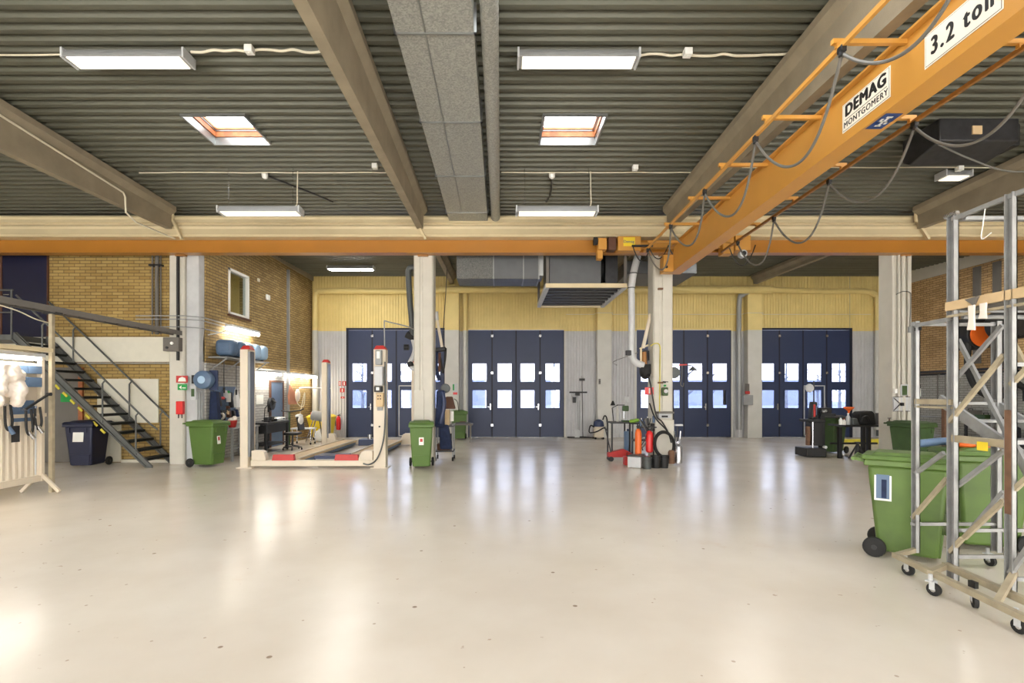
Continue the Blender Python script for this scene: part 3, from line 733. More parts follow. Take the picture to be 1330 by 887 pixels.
yc = (4.60+3.9)/2; p = sign_plate('load_sign', yc, 4.745, .70, .275, r)
text_mesh('lettering', '3.2 ton', .215, 'black', r, face_mx(yc, 4.745) @ Matrix.Translation((0, 0, .0045)), bold=.008, sx=.72, spacing=1.3)
# blue sticker under the girder
Yc = 5.12; zc0 = gz(Yc)-.019
Mx = Matrix.Translation((3.92, 5.25, gz(5.25)-.0185))
MB().box(-.085, .085, -.15, .15, -.002, 0, Mx).build('sticker', 'blue_sign', r)
MB().box(-.055, .055, -.012, .012, -.004, -.002, Mx).box(-.012, .012, -.09, .09, -.004, -.002, Mx).box(-.055, -.03, -.05, .012, -.004, -.002, Mx).box(.03, .055, -.012, .05, -.004, -.002, Mx).box(-.03, .03, .07, .095, -.004, -.002, Mx).box(-.03, .03, -.095, -.07, -.004, -.002, Mx).build('sticker_mark', 'white', r)
# festoon cables
def festoon(x, ys, lab, side):
    rr = random.Random(side)
    g = thing('festoon_cable', lab, 'cable', (x, ys[0], 4.8))
    for a, b in zip(ys, ys[1:]):
        za, zb = gz(a)+.36, gz(b)+.36; dr = rr.uniform(.5, .62) if not (side == 1 and 3 < a < 4) else .4
        pts = [(x + side_off*math.sin(PI*t)*.12, a+(b-a)*t, za+(zb-za)*t - dr*4*t*(1-t)*(1+.35*(t-.5))) for t in [i/12 for i in range(13)] for side_off in (1,)]
        MB().tube(spline(pts, 3), .016, n=8).build('cable_loop', 'cable', g)
    for a in ys:
        z = gz(a)+.43
        MB().cbox((x, a, z-.035), .05, .07, .06).lathe([(.03, -.1), (.03, -.06)], (x, a, z), 10).build('cable_trolley', 'black', g, bevel=.005)
festoon(3.18, [1.6, 3.32, 4.78, 6.4, 8.0, 9.6, 11.1], 'grey cable hanging in loops along the left side of the yellow girder', 1)
festoon(4.9, [1.4, 3.0, 4.5, 6.07, 7.65, 9.2, 10.6], 'grey cable hanging in loops behind the right side of the yellow girder', 2)
# end carriage
r = thing('end_carriage', 'yellow crane end carriage with a yellow label on the orange rail', 'crane part', (3.9, 11.7, 4.95))
ya = 11.55; yb = 11.82
zt, zb = ZA(307.5, 11.6), ZA(329, 11.6)
x = lambda px: XA(px, 11.6)
MB().box(x(802), x(832), ya, yb, zb+.05, zt).build('gearbox', 'orange', r, bevel=.01)
MB().box(x(777), x(788), ya+.02, yb, zb+.09, zt-.03).build('wheel_block', 'orange', r, bevel=.01)
MB().box(x(790), x(800), ya+.01, yb, zb+.07, zt-.01).build('motor_cover', 'brown', r, bevel=.01)
MB().cyl((x(772), 11.7, 5.15), (x(777), 11.7, 5.15), .09, n=14).build('buffer', 'black_rubber', r)
MB().box(x(776), x(783), ya+.05, yb-.02, zb-.12, zb+.08).build('wheel_guard', 'orange', r, bevel=.01)
MB().box(x(809), x(824), ya-.004, ya, zb+.15, zt-.03).build('label_plate', 'yellow', r)
text_mesh('lettering', 'Demag', .085, 'blue_sign', r, Matrix.Translation((x(816), ya-.005, zb+.25)) @ Matrix.Rotation(PI/2, 4, 'X'), bold=.001)
MB().box(x(832), x(940), 11.66, 11.78, 4.99, 5.11).build('carriage_beam', 'orange', r)
MB().box(x(938), x(952), ya, yb, zb-.02, zt).build('gearbox', 'orange', r, bevel=.01)
MB().box(x(954), x(974), ya, yb, zb+.06, zt+.02).build('wheel_block', 'orange', r, bevel=.01)
MB().cyl((x(961), ya, zb-.05), (x(961), ya-.14, zb-.05), .085, n=16).build('motor', 'light_grey', r, bevel=.008)
MB().cyl((x(961), ya-.14, zb-.05), (x(961), ya-.16, zb-.05), .05, n=12).build('motor_fan', 'black', r)
r = thing('cable_loops', 'thin black cable loops hanging below the rail at the crowded pillar', 'cable', (3.3, 11.5, 4.6))
for a, b, d in ((2.95, 3.35, .35), (3.3, 3.75, .3), (3.75, 4.3, .35), (5.1, 5.7, .45)):
    MB().tube(sag((a, 11.48, 4.98), (b, 11.48, 5.0), d), .012, n=6).build('loop', 'cable_black', r)
MB().box(2.93, 3.4, 11.46, 11.5, 4.96, 5.0).build('clamp', 'dark_steel', r)
# heater hung at the ceiling on the right
r = thing('unit_heater', 'dark heater box hung from the dark ceiling right of the girder', 'heater', (7.5, 8.3, 5.5))
MB().prism([(8.0, 5.62), (8.6, 5.5), (8.75, 5.6), (8.75, 5.98), (8.0, 5.98)], 6.85, 8.1, 'x').build('casing', 'dark_steel', r, bevel=.02)
MB().box(8.1, 8.22, 8.1, 8.6, 5.6, 5.95).build('fan_guard', 'black', r, bevel=.02)
MB().box(7.35, 7.5, 7.98, 8.0, 5.72, 5.85).build('label_plate', 'plywood', r)
for x_ in (7.0, 7.95):
    MB().cyl((x_, 8.4, 5.98), (x_, 8.4, zc(8.4)), .012, n=6).build('hanger', 'dark_steel', r)
cable('hanging_cable', [(9.4, 8.0, 6.0), (9.0, 7.9, 5.5), (8.5, 8.0, 5.2), (7.9, 8.0, 5.15), (7.3, 8.0, 5.35), (6.9, 8.1, 5.62)], .014, 'cable', 'grey cable drooping below the dark heater box at upper right')
# ventilation unit in the back bay
r = thing('cross_duct', 'bluish galvanised duct branch crossing beneath the back bay ceiling', 'duct', (0, 13, 4.5))
ya, yb, z0, z1 = 12.62, 13.5, ZA(362, 12.62), 5.45
for i, (a, b, k) in enumerate(((593, 641, 'galv_shaded'), (641, 680, 'galv_flat'), (680, 700, 'galv_flat'))):
    A, B = XA(a, 12.62), XA(b, 12.62)
    MB().box(A, B-.01, ya+.02*i, yb, z0, z1).build('duct_section', k, r, bevel=.01)
    MB().box(B-.015, B+.015, ya-.01+.02*i, yb+.01, z0-.01, z1).build('joint_flange', 'galv_smooth', r)
MB().frustum(XA(700, 12.65), XA(706, 12.65), ya+.1, yb-.1, z0+.1, XA(700, 12.65), XA(706, 12.65), ya+.05, yb-.05, z1).build('collar', 'galv_smooth', r)
for xx in (-1.0, .1, .85): MB().box(xx-.01, xx+.01, 12.9, 12.92, z1-.02, zc(12.9)).build('hanger_rod', 'chrome', r)
r = thing('air_handling_unit', 'grey ventilation unit standing on a hanging steel platform above the middle gate', 'ventilation', (2.1, 14, 4.4))
fz = ZA(371, 12.6)
X0, X1 = XA(711, 12.6), XA(812, 12.6)
MB().box(X0+.06, X0+1.35, 12.75, 14.6, fz+.08, 5.4).build('unit_body', 'galv_flat', r, bevel=.01)
MB().box(X0+1.5, X1-.1, 12.95, 14.4, fz+.1, 5.35).build('fan_section', 'dark_steel', r, bevel=.01)
MB().cyl((X0+1.35, 13.5, 4.9), (X0+1.5, 13.5, 4.9), .35, n=20).build('collar', 'black_rubber', r)
for xx in (X0, X1): 
    for yy in (12.6, 15.5): MB().box(xx-.035, xx+.035, yy-.03, yy+.03, fz-.04, 5.75).build('hanger_post', 'grey_board', r)
MB().box(X0-.04, X1+.04, 12.56, 12.64, fz-.05, fz+.05).build('cross_beam', 'cream', r)
MB().box(X0-.04, X1+.04, 15.46, 15.54, fz-.05, fz+.05).build('cross_beam', 'cream', r)
for xx in (X0, X1): MB().box(xx-.05, xx+.05, 12.64, 15.46, fz-.06, fz+.06).build('side_beam', 'light_grey', r)
for k in range(7): MB().box(X0+.05, X1-.05, 12.8+k*.4, 12.95+k*.4, fz-.02, fz+.04).build('slat', 'dark_steel', r)
m = MB(); m.box(X0+.05, X1-.05, 12.7, 15.4, fz+.045, fz+.06); m.build('deck', 'dark_steel', r)
x0_, x1_ = XA(846, 14.5), XA(912, 14.5)
r = thing('flat_duct', 'flat bluish duct under the back bay ceiling behind the crowded pillar', 'duct', (4.5, 15.9, 5.18))
MB().box(XA(812, 15.2), XA(902, 15.2), 15.0, 16.8, 5.18, 5.55).build('duct_body', 'galv_flat', r, bevel=.02)
for xx in (3.5+.6, 5.5):
    for yy in (15.2, 16.6): MB().cyl((xx, yy, 5.5), (xx, yy, zc(yy)), .01, n=6).build('hanger_rod', 'chrome', r)
# ================================================================== STAIR, LEFT SIDE
ys0, ys1 = 11.5, 12.34
sx0, sx1, sz1 = -10.96, -7.87, 2.99      # stair from the landing edge to the floor
slope = sz1/(sx1-sx0)
def sz(x): return (sx1-x)*slope
r = thing('steel_staircase', 'grey steel staircase climbing along the yellow brick wall to the blue door', 'staircase', (-9.4, 11.9, 0))
for y in (ys0, ys1-.02):
    d = .13
    MB().prism([(sx1+.05, 0), (sx1-.13, 0), (sx0, sz(sx0)-.13), (sx0, sz(sx0)+.06), (sx0+.08, sz(sx0)+.06)], y, y+.012, 'y').build('stringer', 'stair_steel', r)
    m = MB(); yo = y - .02
    m.bar((sx1+.04, y-.015, .03), (sx0+.05, y-.015, sz(sx0)+.04), .05, .03).build('stringer_flange', 'stair_steel', r)
    MB().bar((sx1-.11, y-.015, .03), (sx0+.0, y-.015, sz(sx0)-.11), .05, .03).build('stringer_flange', 'stair_steel', r)
n = 15
for i in range(1, n):
    z = sz1*i/n; x = sx1 - z/slope
    MB().box(x-.11, x+.13, ys0+.012, ys1-.02, z-.02, z+.012).box(x+.11, x+.13, ys0+.012, ys1-.02, z-.045, z).build('tread', 'tread', r)
for k, y in enumerate((ys0+.0, ys1-.01)):
    rail = [(-7.72, y, .86), (-7.9, y, 1.0), (-9.86, y, sz(-9.86)+.98), (-10.9, y, sz(-10.9)+.95)]
    MB().tube(rail, .021, n=8).build('handrail', 'stair_steel', r)
    for x_ in (-8.2, -8.95, -10.3): MB().tube([(x_, y-.01, sz(x_)-.03), (x_, y-.01, sz(x_)+.85), (x_+.06, y-.01, sz(x_)+.92)], .018, n=8).build('rail_post', 'stair_steel', r)
# landing
MB().box(-13.3, sx0, ys0-.05, ys1, sz1-.12, sz1).build('landing', 'stair_steel', r)
for y in (ys0-.02,):
    MB().tube([(-13.3, y, sz1+1.0), (-12.0, y, sz1+1.0), (-10.95, y, sz1+1.0)], .02, n=8).build('handrail', 'stair_steel', r)
    MB().tube([(-13.3, y, sz1+.5), (-10.95, y, sz1+.5)], .014, n=6).build('mid_rail', 'stair_steel', r)
    for x_ in (-12.9, -11.9, -10.98): MB().cyl((x_, y, sz1), (x_, y, sz1+1.0), .018, n=8).build('rail_post', 'stair_steel', r)
for k in range(7):
    x_ = -9.95 + k*.17; z = sz(x_)-.2
    MB().cbox((x_, ys0-.02, z), .13, .02, .045, ry=PI/4).build('hazard_stripe', 'safety_yellow', r)
# concrete band, board, door etc. on the brick wall
yw = 12.42
struct(MB().box(-13.4, -7.2, yw-.05, yw, ZA(470, yw), ZA(438, yw)).build('trim_4', 'white_wall'))
struct(MB().box(-13.4, -7.5, yw-.09, yw-.05, ZA(471, yw)-.03, ZA(471, yw)).build('trim_5', 'grey'))
d = thing('door_5', 'dark blue door at the head of the stairs', 'door', (-11.5, yw, sz1)); d['kind'] = 'structure'
a, b = XA(5, yw), XA(63, yw)
MB().box(a, b, yw-.035, yw-.002, sz1, 5.14).build('leaf', 'blue_door', d)
MB().box(a-.06, a, yw-.05, yw, sz1, 5.2).box(b, b+.02, yw-.05, yw, sz1, 5.2).box(a, b, yw-.05, yw, 5.14, 5.2).build('door_frame', 'brown', d)
MB().cyl((a+.1, yw-.04, 4.05), (a+.1, yw-.09, 4.05), .012, n=8).box(a+.08, a+.22, yw-.1, yw-.08, 4.04, 4.06).build('handle', 'chrome', d)
d = thing('door_6', 'dark grey door under the staircase behind the blue bin', 'door', (-10.6, yw, 0)); d['kind'] = 'structure'
a, b = XA(30, yw), XA(104, yw)
MB().box(a, b, yw-.035, yw-.002, 0.01, 2.3).build('leaf', 'grey_board', d)
MB().box(b, b+.1, yw-.06, yw-.002, 0, 2.3).build('door_frame', 'wood', d)
tag(MB().box(XA(81, yw), XA(94, yw), yw-.05, yw-.04, ZA(522, yw), ZA(511, yw)).build('notice', 'green_sign'), 'green and white notice on the dark door under the stairs', 'sign')
tag(MB().box(XA(112, yw), XA(158, yw), yw-.04, yw-.003, 0.02, ZA(545, yw)).build('wall_panel', 'white_wall'), 'white lower wall panel behind the stairs beside the blue bin', 'panel')
tag(MB().box(XA(128, yw), XA(207, yw), yw-.045, yw-.003, ZA(549, yw), ZA(492, yw)).build('wall_board', 'white_wall', bevel=.004), 'large blank whitish board on the yellow brick wall beside the stairs', 'board')
struct(MB().box(XA(158, yw), -7.86, yw-.02, yw-.002, 0, .07).build('baseboard_front', 'white_wall'))
r = thing('pipe_bundle', 'pair of grey vertical pipes on the upper yellow brick wall', 'pipe', (XA(204, yw), yw-.05, 3.1))
for px, rad in ((200, .02), (206, .045), (211, .015)): MB().cyl((XA(px, yw), yw-.06, 3.1), (XA(px, yw), yw-.06, 5.2), rad, n=10).build('pipe_run', 'grey_board', r)
MB().box(XA(197, yw), XA(213, yw), yw-.12, yw-.003, 4.74, 4.78).build('clamp', 'black', r)
r = thing('wall_pipes', 'pair of thin horizontal pipes on the brick at the left white pillar', 'pipe', (-7.8, 12.05, 3.6))
for z in (3.42, 3.5, 3.24): MB().tube([(-8.6, 12.05, z), (-7.5, 12.05, z), (-7.1, 12.15, z-.02), (-7.05, 13.2, z-.05)], .014, n=6).build('pipe_run', 'grey', r)
# cable ladder along the left, with its posts
r = thing('cable_ladder', 'dark overhead cable tray sloping through the view at upper left', 'cable tray', (-7.62, 8, 3.08))
for dx in (-.1, .1): MB().box(-7.62+dx-.012, -7.62+dx+.012, 1.0, 12.05, 3.04, 3.14).build('side_rail', 'grey_board', r)
for k in range(36): MB().box(-7.71, -7.53, 1.1+k*.305, 1.13+k*.305, 3.06, 3.075).build('rung', 'dark_steel', r)
for k in range(4): MB().tube([(-7.68+.04*k, y, 3.09+.01*math.sin(y*1.7+k)) for y in [1+.5*i for i in range(23)]], .012, n=6).build('cable', 'cable_black' if k % 2 else 'cable', r)
cable('loose_cable', [(-7.55, 5, 3.0), (-7.55, 7.2, 3.02), (-7.55, 7.9, 2.98), (-7.55, 8.3, 2.88), (-7.6, 8.6, 2.86)], .01, 'cable_white', 'thin pale cable sagging under the dark cable tray at far left')
r = thing('junction_cabinet', 'small grey metal switch box at the left white pillar under the cable tray', 'box', (-7.75, 12.0, 2.65))
MB().box(-7.88, -7.52, 11.92, 12.09, 2.66, 2.98).build('box_body', 'grey_board', r, bevel=.01)
MB().cyl((-7.66, 11.92, 2.84), (-7.66, 11.89, 2.84), .035, n=12).build('knob', 'white', r)
MB().cyl((-7.78, 11.92, 2.74), (-7.78, 11.9, 2.74), .03, n=12).build('knob', 'dark_steel', r)
# signs on the left pillar
def W12(px, py): return XA(px, 12.1), ZA(py, 12.1)
def plate(nm, px0, px1, py0, py1, Y, m, lab, cat='sign', t=.006):
    return tag(MB().box(XA(px0, Y), XA(px1, Y), Y-t, Y-.001, ZA(py1, Y), ZA(py0, Y)).build(nm, m), lab, cat)
r = thing('fire_sign', 'red fire alarm sign with white pictogram on the left white pillar', 'sign', (XA(236, 12.1), 12.09, ZA(497, 12.1)))
MB().box(XA(229, 12.1), XA(244, 12.1), 12.09, 12.099, ZA(497, 12.1), ZA(488, 12.1)).build('plate', 'red', r)
MB().prism([(XA(231.5, 12.1)+.0, ZA(495.5, 12.1)), (XA(242, 12.1), ZA(495.5, 12.1)), (XA(241, 12.1), ZA(491, 12.1)), (XA(237, 12.1), ZA(489.5, 12.1)), (XA(233, 12.1), ZA(491, 12.1))], 12.086, 12.09).build('pictogram', 'paper', r)
r = thing('green_escape_sign', 'green emergency exit sign under the red fire sign on the left pillar', 'sign', (XA(237, 12.1), 12.09, ZA(507, 12.1)))
MB().box(XA(231, 12.1), XA(243, 12.1), 12.09, 12.099, ZA(506.5, 12.1), ZA(499, 12.1)).build('plate', 'green_sign', r)
MB().box(XA(237, 12.1), XA(241.5, 12.1), 12.087, 12.09, ZA(504.3, 12.1), ZA(503.2, 12.1)).prism([(XA(233, 12.1), ZA(503, 12.1)), (XA(236, 12.1), ZA(500.5, 12.1)), (XA(236, 12.1), ZA(505.5, 12.1))], 12.087, 12.09).build('arrow', 'paper', r)
r = thing('red_box', 'red wall box with two short pipes beneath on the left white pillar', 'box', (XA(236, 12.1), 12.03, ZA(541, 12.1)))
MB().box(XA(231.5, 12.1), XA(240.5, 12.1), 12.0, 12.095, ZA(538, 12.1), ZA(521, 12.1)).build('box_body', 'red_bright', r, bevel=.015)
for px in (233.5, 238): MB().cyl((XA(px, 12.1), 12.05, ZA(543, 12.1)), (XA(px, 12.1), 12.05, ZA(537, 12.1)), .012, n=8).build('pipe_end', 'black', r)

# ---- wheelie bins
def wheelie(lab, m, px, Y, rz, label_m=None, H=1.07, group='wheeled refuse bins', wdt=1.0, lid_m=None, x=None, lab_pos=None):
    x = XA(px, Y) if x is None else x
    r = thing('wheelie_bin', lab, 'bin', (0, 0, 0), group)
    s = H/1.07
    b = MB()
    # tapered body, local: front -y, back +y
    b.frustum(-.205, .205, -.26, .22, .05, -.262, .262, -.34, .30, .93)
    b.build('body', m, r, bevel=.035, seg=3)
    b = MB().frustum(-.29, .29, -.37, .33, .925, -.285, .285, -.365, .325, .99); b.build('rim', m, r, bevel=.012)
    b = MB().frustum(-.30, .30, -.385, .36, .99, -.27, .27, -.34, .34, 1.035); b.frustum(-.22, .22, -.28, .28, 1.03, -.18, .18, -.22, .24, 1.06)
    b.build('lid', lid_m or m, r, bevel=.015)
    b = MB(); b.cyl((-.26, .42, .985), (.26, .42, .985), .019, n=10)
    for sx in (-.2, 0, .2): b.bar((sx, .31, .96), (sx, .42, .985), .035, .03)
    b.build('handle_bar', m, r)
    b = MB()
    for sx in (-.16, .16): MB().box(sx-.008, sx+.008, -.352, -.30, .80, .90).build('rib', m, r)
    b.frustum(-.17, .17, -.275, -.2, .06, -.19, .19, -.30, -.22, .3)
    b.build('front_pocket', m, r, bevel=.006)
    MB().cyl((-.27, .24, .1), (.27, .24, .1), .012, n=8).build('axle', 'black', r)
    for sx in (-1, 1):
        w = MB(); c = (sx*.265, .24, .1)
        w.lathe([(.045, -.026), (.075, -.03), (.094, -.024), (.1, -.012), (.1, .012), (.094, .024), (.075, .03), (.045, .026)], c, 22, 'x')
        wh = w.build('wheel', 'black_rubber', r)
        h = MB(); h.lathe([(.02, -.034), (.025, -.034), (.025, .034), (.02, .034)], c, 12, 'x')
        for k in range(6):
            t = k*PI/3; h.bar((c[0], c[1], c[2]), (c[0], c[1]+.075*math.cos(t), c[2]+.075*math.sin(t)), .05, .012, up=(1, 0, 0))
        h.build('hub', 'dark_steel', wh)
    if label_m:
        lp = lab_pos or (.0, .62, .11, .17, 'front'); cx, cz, lw, lh, sd = lp
        if sd == 'side':
            x_ = -.205 - .057*(cz-.05)/.88 - .012
            MB().cbox((x_, cx, cz), .005, lw, lh, ry=.065).build('sticker', label_m, r)
            MB().cbox((x_-.004, cx, cz), .004, lw*.78, lh*.86, ry=.065).build('sticker_print', 'steel_blue', r)
            MB().cbox((x_-.007, cx-.01, cz-.02), .004, lw*.3, lh*.66, ry=.065).build('sticker_print', 'denim', r)
        if sd == 'plain':
            y = -.26 - (.08)*(cz-.05)/.88 - .012
            MB().cbox((cx, y, cz), lw, .006, lh, rx=-.09).build('sticker', label_m, r)
        if sd == 'front':
            y = -.26 - (.08)*(cz-.05)/.88 - .012
            MB().cbox((cx, y, cz), lw, .006, lh, rx=-.09).build('sticker', label_m, r)
            MB().cbox((cx, y-.004, cz+.02), lw*.55, .004, lh*.4, rx=-.09).build('sticker_print', 'red' if label_m == 'paper' else 'steel_blue', r)
        elif sd == 'back':
            y = .22 + .08*(cz-.05)/.88 + .01
            MB().cbox((cx, y, cz), lw, .006, lh, rx=.09).build('sticker', label_m, r)
            MB().cbox((cx, y+.004, cz), lw*.75, .004, lh*.82, rx=.09).build('sticker_print', 'steel_blue', r)
            MB().cbox((cx+.01, y+.007, cz-.01), lw*.3, .004, lh*.7, rx=.09).build('sticker_print', 'denim', r)
    r.location = (x, Y, 0); r.rotation_euler = (0, 0, rz); r.scale = (s*wdt, s, s)
    return r
wheelie('green wheelie bin beside the left white pillar, wheel towards the pillar', 'green_bin', 270, 11.82, R(80), 'paper', lab_pos=(-.05, .62, .1, .2, 'front'))
wheelie('small green wheelie bin with white sticker in front of the centre pillar', 'green_bin', 547.5, 11.6, R(8), 'paper', wdt=.96)
wheelie('dark blue wheelie bin with white label under the staircase', 'blue_bin', 115, 11.75, R(6), 'paper', lab_pos=(.0, .72, .2, .26, 'plain'), wdt=1.1)
A = wheelie('large green wheelie bin nearest the camera with a photo sticker', 'green_bin_mottled', 0, 5.31, R(50), 'paper', H=1.08, x=4.19, lab_pos=(.17, .72, .14, .28, 'side'))
B = wheelie('green wheelie bin behind the steel scaffold, right of the nearest bin', 'green_bin_mottled', 0, 5.62, R(-106), None, H=1.1, x=5.28)
wheelie('dark green wheelie bin beside the grey pillar on the right', 'green_dark', 1183, 11.5, R(8), None)
wheelie('dark green wheelie bin between the tool trolley and the black table', 'green_dark', 1080, 14.4, R(-60), None, lid_m='dark_steel')
wheelie('green wheelie bin far back beside the first pilaster', 'green_bin', 596, 18.6, R(10), None)

# yellow container in the corner
r = thing('yellow_container', 'big yellow plastic container in the left rear corner', 'container', (-6.55, 18.6, 0))
MB().frustum(-6.78, -6.2, 18.3, 18.9, .1, -6.92, -6.12, 18.15, 19.0, .82).build('body', 'yellow', r, bevel=.04, seg=3)
MB().frustum(-6.95, -6.08, 18.1, 19.05, .82, -6.85, -6.2, 18.2, 18.95, .9).build('lid', 'yellow', r, bevel=.015)
for x_, y_ in ((-6.72, 18.36), (-6.27, 18.36), (-6.72, 18.84), (-6.27, 18.84)): MB().cyl((x_-.02, y_, .05), (x_+.02, y_, .05), .05, n=14).build('castor', 'black_rubber', r)

# ---- partition with workbench lamp at far left
xp = -7.76
r = thing('corrugated_partition', 'cream corrugated partition screen on splayed feet at far left', 'partition', (xp, 7.5, 0))
m = MB(); pts = []
y = 5.6
while y < 8.62:
    pts += [(y, 0), (y+.022, .006), (y+.05, .028), (y+.085, .028)]; y += .105
vs = []
for yy, h in pts: vs += [Vector((xp-.03+h, yy, .3)), Vector((xp-.03+h, yy, 1.28))]
m._add(vs, [(2*i, 2*i+1, 2*i+3, 2*i+2) for i in range(len(pts)-1)]); m.box(xp-.045, xp-.031, 5.6, 8.62, .3, 1.28)
m.build('corrugated_sheet', 'lift', r, smooth=15)
MB().box(xp-.04, xp+.04, 5.5, 8.7, .2, .3).build('bottom_rail', 'lift', r, bevel=.005)
MB().box(xp-.04, xp+.04, 5.5, 8.7, 1.28, 1.34).build('top_rail', 'lift', r, bevel=.005)
MB().box(xp-.05, xp-.03, 5.5, 8.7, 1.34, 2.18).build('back_panel', 'lift', r)
for y in (6.0, 8.62): 
    MB().box(xp-.03, xp+.05, y-.03, y+.03, .2, 2.3).build('upright', 'lift', r, bevel=.004)
    MB().bar((xp, y, .34), (xp+.32, y, .02), .04, .05).bar((xp, y, .34), (xp-.32, y, .02), .04, .05).build('splayed_foot', 'lift', r)
m = MB().cyl((xp+.12, 8.4, .34), (xp+.12, 8.4, 1.3), .012, n=8); m.build('side_rod', 'light_grey', r)
MB().box(xp-.05, xp+.28, 5.4, 8.55, 2.36, 2.42).build('lamp_shelf', 'cream', r)
r2 = thing('tray_post', 'slim pale post carrying the cable tray beside the partition', 'post', (-7.63, 8.68, 0))
MB().box(-7.66, -7.6, 8.66, 8.72, 0, 3.04).build('shaft', 'alu_cream', r2)
MB().box(-7.75, -7.5, 8.62, 8.76, 3.02, 3.05).build('head_plate', 'dark_steel', r2)
r2 = thing('workbench_lamp', 'glowing fluorescent lamp under the shelf at far left', 'lamp', (xp+.12, 7.4, 2.25))
MB().box(xp+.04, xp+.2, 5.6, 8.5, 2.27, 2.33).build('housing', 'light_grey', r2)
for dx in (.08, .16): MB().cyl((xp+dx, 5.65, 2.235), (xp+dx, 8.45, 2.235), .022, n=10).build('tube', 'tube', r2)
for k, (z0, z1) in enumerate(((2.0, 2.13), (1.78, 1.94))):
    for j in range(3):
        y = 7.82 + j*.265
        t = tag(MB().box(xp-.02, xp+.05, y, y+.26, z0, z1).build('storage_strip', 'steel_blue', bevel=.006), 'blue storage strip on the far left partition, %s row, %s' % (('upper', 'lower')[k], ('furthest from the post', 'middle one', 'next to the post')[j]), 'storage panel')
tag(MB().box(xp-.02, xp+.03, 8.1, 8.48, 1.22, 1.56).build('blue_sheet', 'steel_blue', bevel=.004), 'blue square sheet hung at the middle of the far left partition', 'sheet')
tag(MB().box(xp+.045, xp+.05, 8.06, 8.2, .9, 1.16).build('poster', 'dark_steel'), 'small dark picture taped to the cream corrugated partition', 'picture')
# white crumpled overalls
m = MB(); rr = random.Random(5)
for k in range(16): m.ball((xp+.17+rr.uniform(-.03, .06), 7.86+rr.uniform(-.22, .2), 1.84+rr.uniform(-.28, .26)), rr.uniform(.06, .1), rr.uniform(.06, .13), rr.uniform(.08, .16), 12)
o = tag(m.build('white_overalls', 'cloth', smooth=80), 'crumpled white overalls hanging under the glowing lamp at far left', 'clothing')
md = o.modifiers.new('r', 'REMESH'); md.mode = 'VOXEL'; md.voxel_size = .02; md.use_smooth_shade = True
tx = bpy.data.textures.new('folds', 'CLOUDS'); tx.noise_scale = .07
md = o.modifiers.new('d', 'DISPLACE'); md.texture = tx; md.strength = .06; md.mid_level = .5
for k, (y, z0, z1, mm, lab) in enumerate(((7.95, 1.1, 1.5, 'black_rubber', 'dark hose loop with blue gun below the white overalls'), (8.3, 1.0, 1.42, 'cable_black', 'black hose loop with a chrome nozzle beside the dark picture'), (8.46, 1.08, 1.45, 'cable_black', 'short black hose hook nearest the partition post'))):
    r2 = thing('air_hose', lab, 'hose', (xp+.12, y, z0))
    MB().tube(spline([(xp+.1, y-.05, z1), (xp+.12, y-.06, z0+.1), (xp+.12, y, z0), (xp+.12, y+.05, z0+.12), (xp+.1, y+.04, z1)]), .018, n=8).build('hose_loop', mm, r2)
    MB().cyl((xp+.12, y-.02, z0+.06), (xp+.16, y+.03, z0-.06), .03, n=10).build('nozzle', 'steel_blue' if k == 0 else 'chrome', r2)
    MB().box(xp+.03, xp+.12, y-.07, y-.03, z1-.02, z1+.02).build('hook', 'chrome', r2)
r2 = thing('jointed_arm', 'thin black jointed arm fixed to the slim post at far left', 'arm', (-7.6, 8.5, 1.5))
MB().bar((-7.62, 8.62, 1.66), (-7.62, 8.2, 1.42), .03).build('arm', 'black', r2); MB().cyl((-7.64, 8.62, 1.66), (-7.58, 8.62, 1.66), .03, n=10).build('joint', 'dark_steel', r2)
# ================================================================== FOUR POST LIFT
def S(px, py, X):
    Y = X*FX/(px-CX); return Vector((X, Y, ZA(py, Y)))
r = thing('four_post_lift', 'cream four-post car lift with red capped posts and red wheel stops', 'car lift', (-4.2, 13.8, 0))
yf, yr = 11.46, 16.3
posts = [(-5.85, -5.62, yf), (-2.86, -2.59, yf), (-5.72, -5.5, yr), (-2.86, -2.6, yr)]
for i, (a, b, y) in enumerate(posts):
    H = 2.66
    m = MB()
    if i % 2 == 0: m.prism([(a, y), (b-.055, y), (b-.055, y+.03), (b-.045, y+.05), (b-.045, y+.2), (b, y+.2), (b, y+.24), (a, y+.24)], 0, H, 'z')
    else: m.box(a, b, y, y+.24, 0, H)
    p = m.build('post', 'lift', r, bevel=.006)
    if i % 2 == 0: MB().box(b-.045, b, y+.0, y+.19, .25, H-.05).build('ladder_groove', 'lift_groove', p)
    MB().frustum(a+.0, b-.0, y, y+.24, H, a+.05, b-.05, y+.04, y+.2, H+.09).build('cap', 'red', p, bevel=.01)
    MB().box(a-.06, b+.06, y-.05, y+.3, 0, .02).build('foot_plate', 'lift', p)
for y, nm in ((yf+.02, 'front'), (yr+.02, 'rear')):
    MB().box(-5.62, -2.86, y, y+.14, .04, .17).build('cross_beam', 'lift', r, bevel=.008)
    MB().prism([(-5.6, .17), (-5.28, .17), (-5.28, .22), (-5.32, .36), (-5.38, .39), (-5.6, .39)], y-.01, y+.16, 'y').build('carriage_cover', 'lift', r, bevel=.01)
    MB().prism([(-2.88, .17), (-3.2, .17), (-3.2, .22), (-3.14, .36), (-3.08, .39), (-2.88, .39)], y-.01, y+.16, 'y').build('carriage_cover', 'lift', r, bevel=.01)
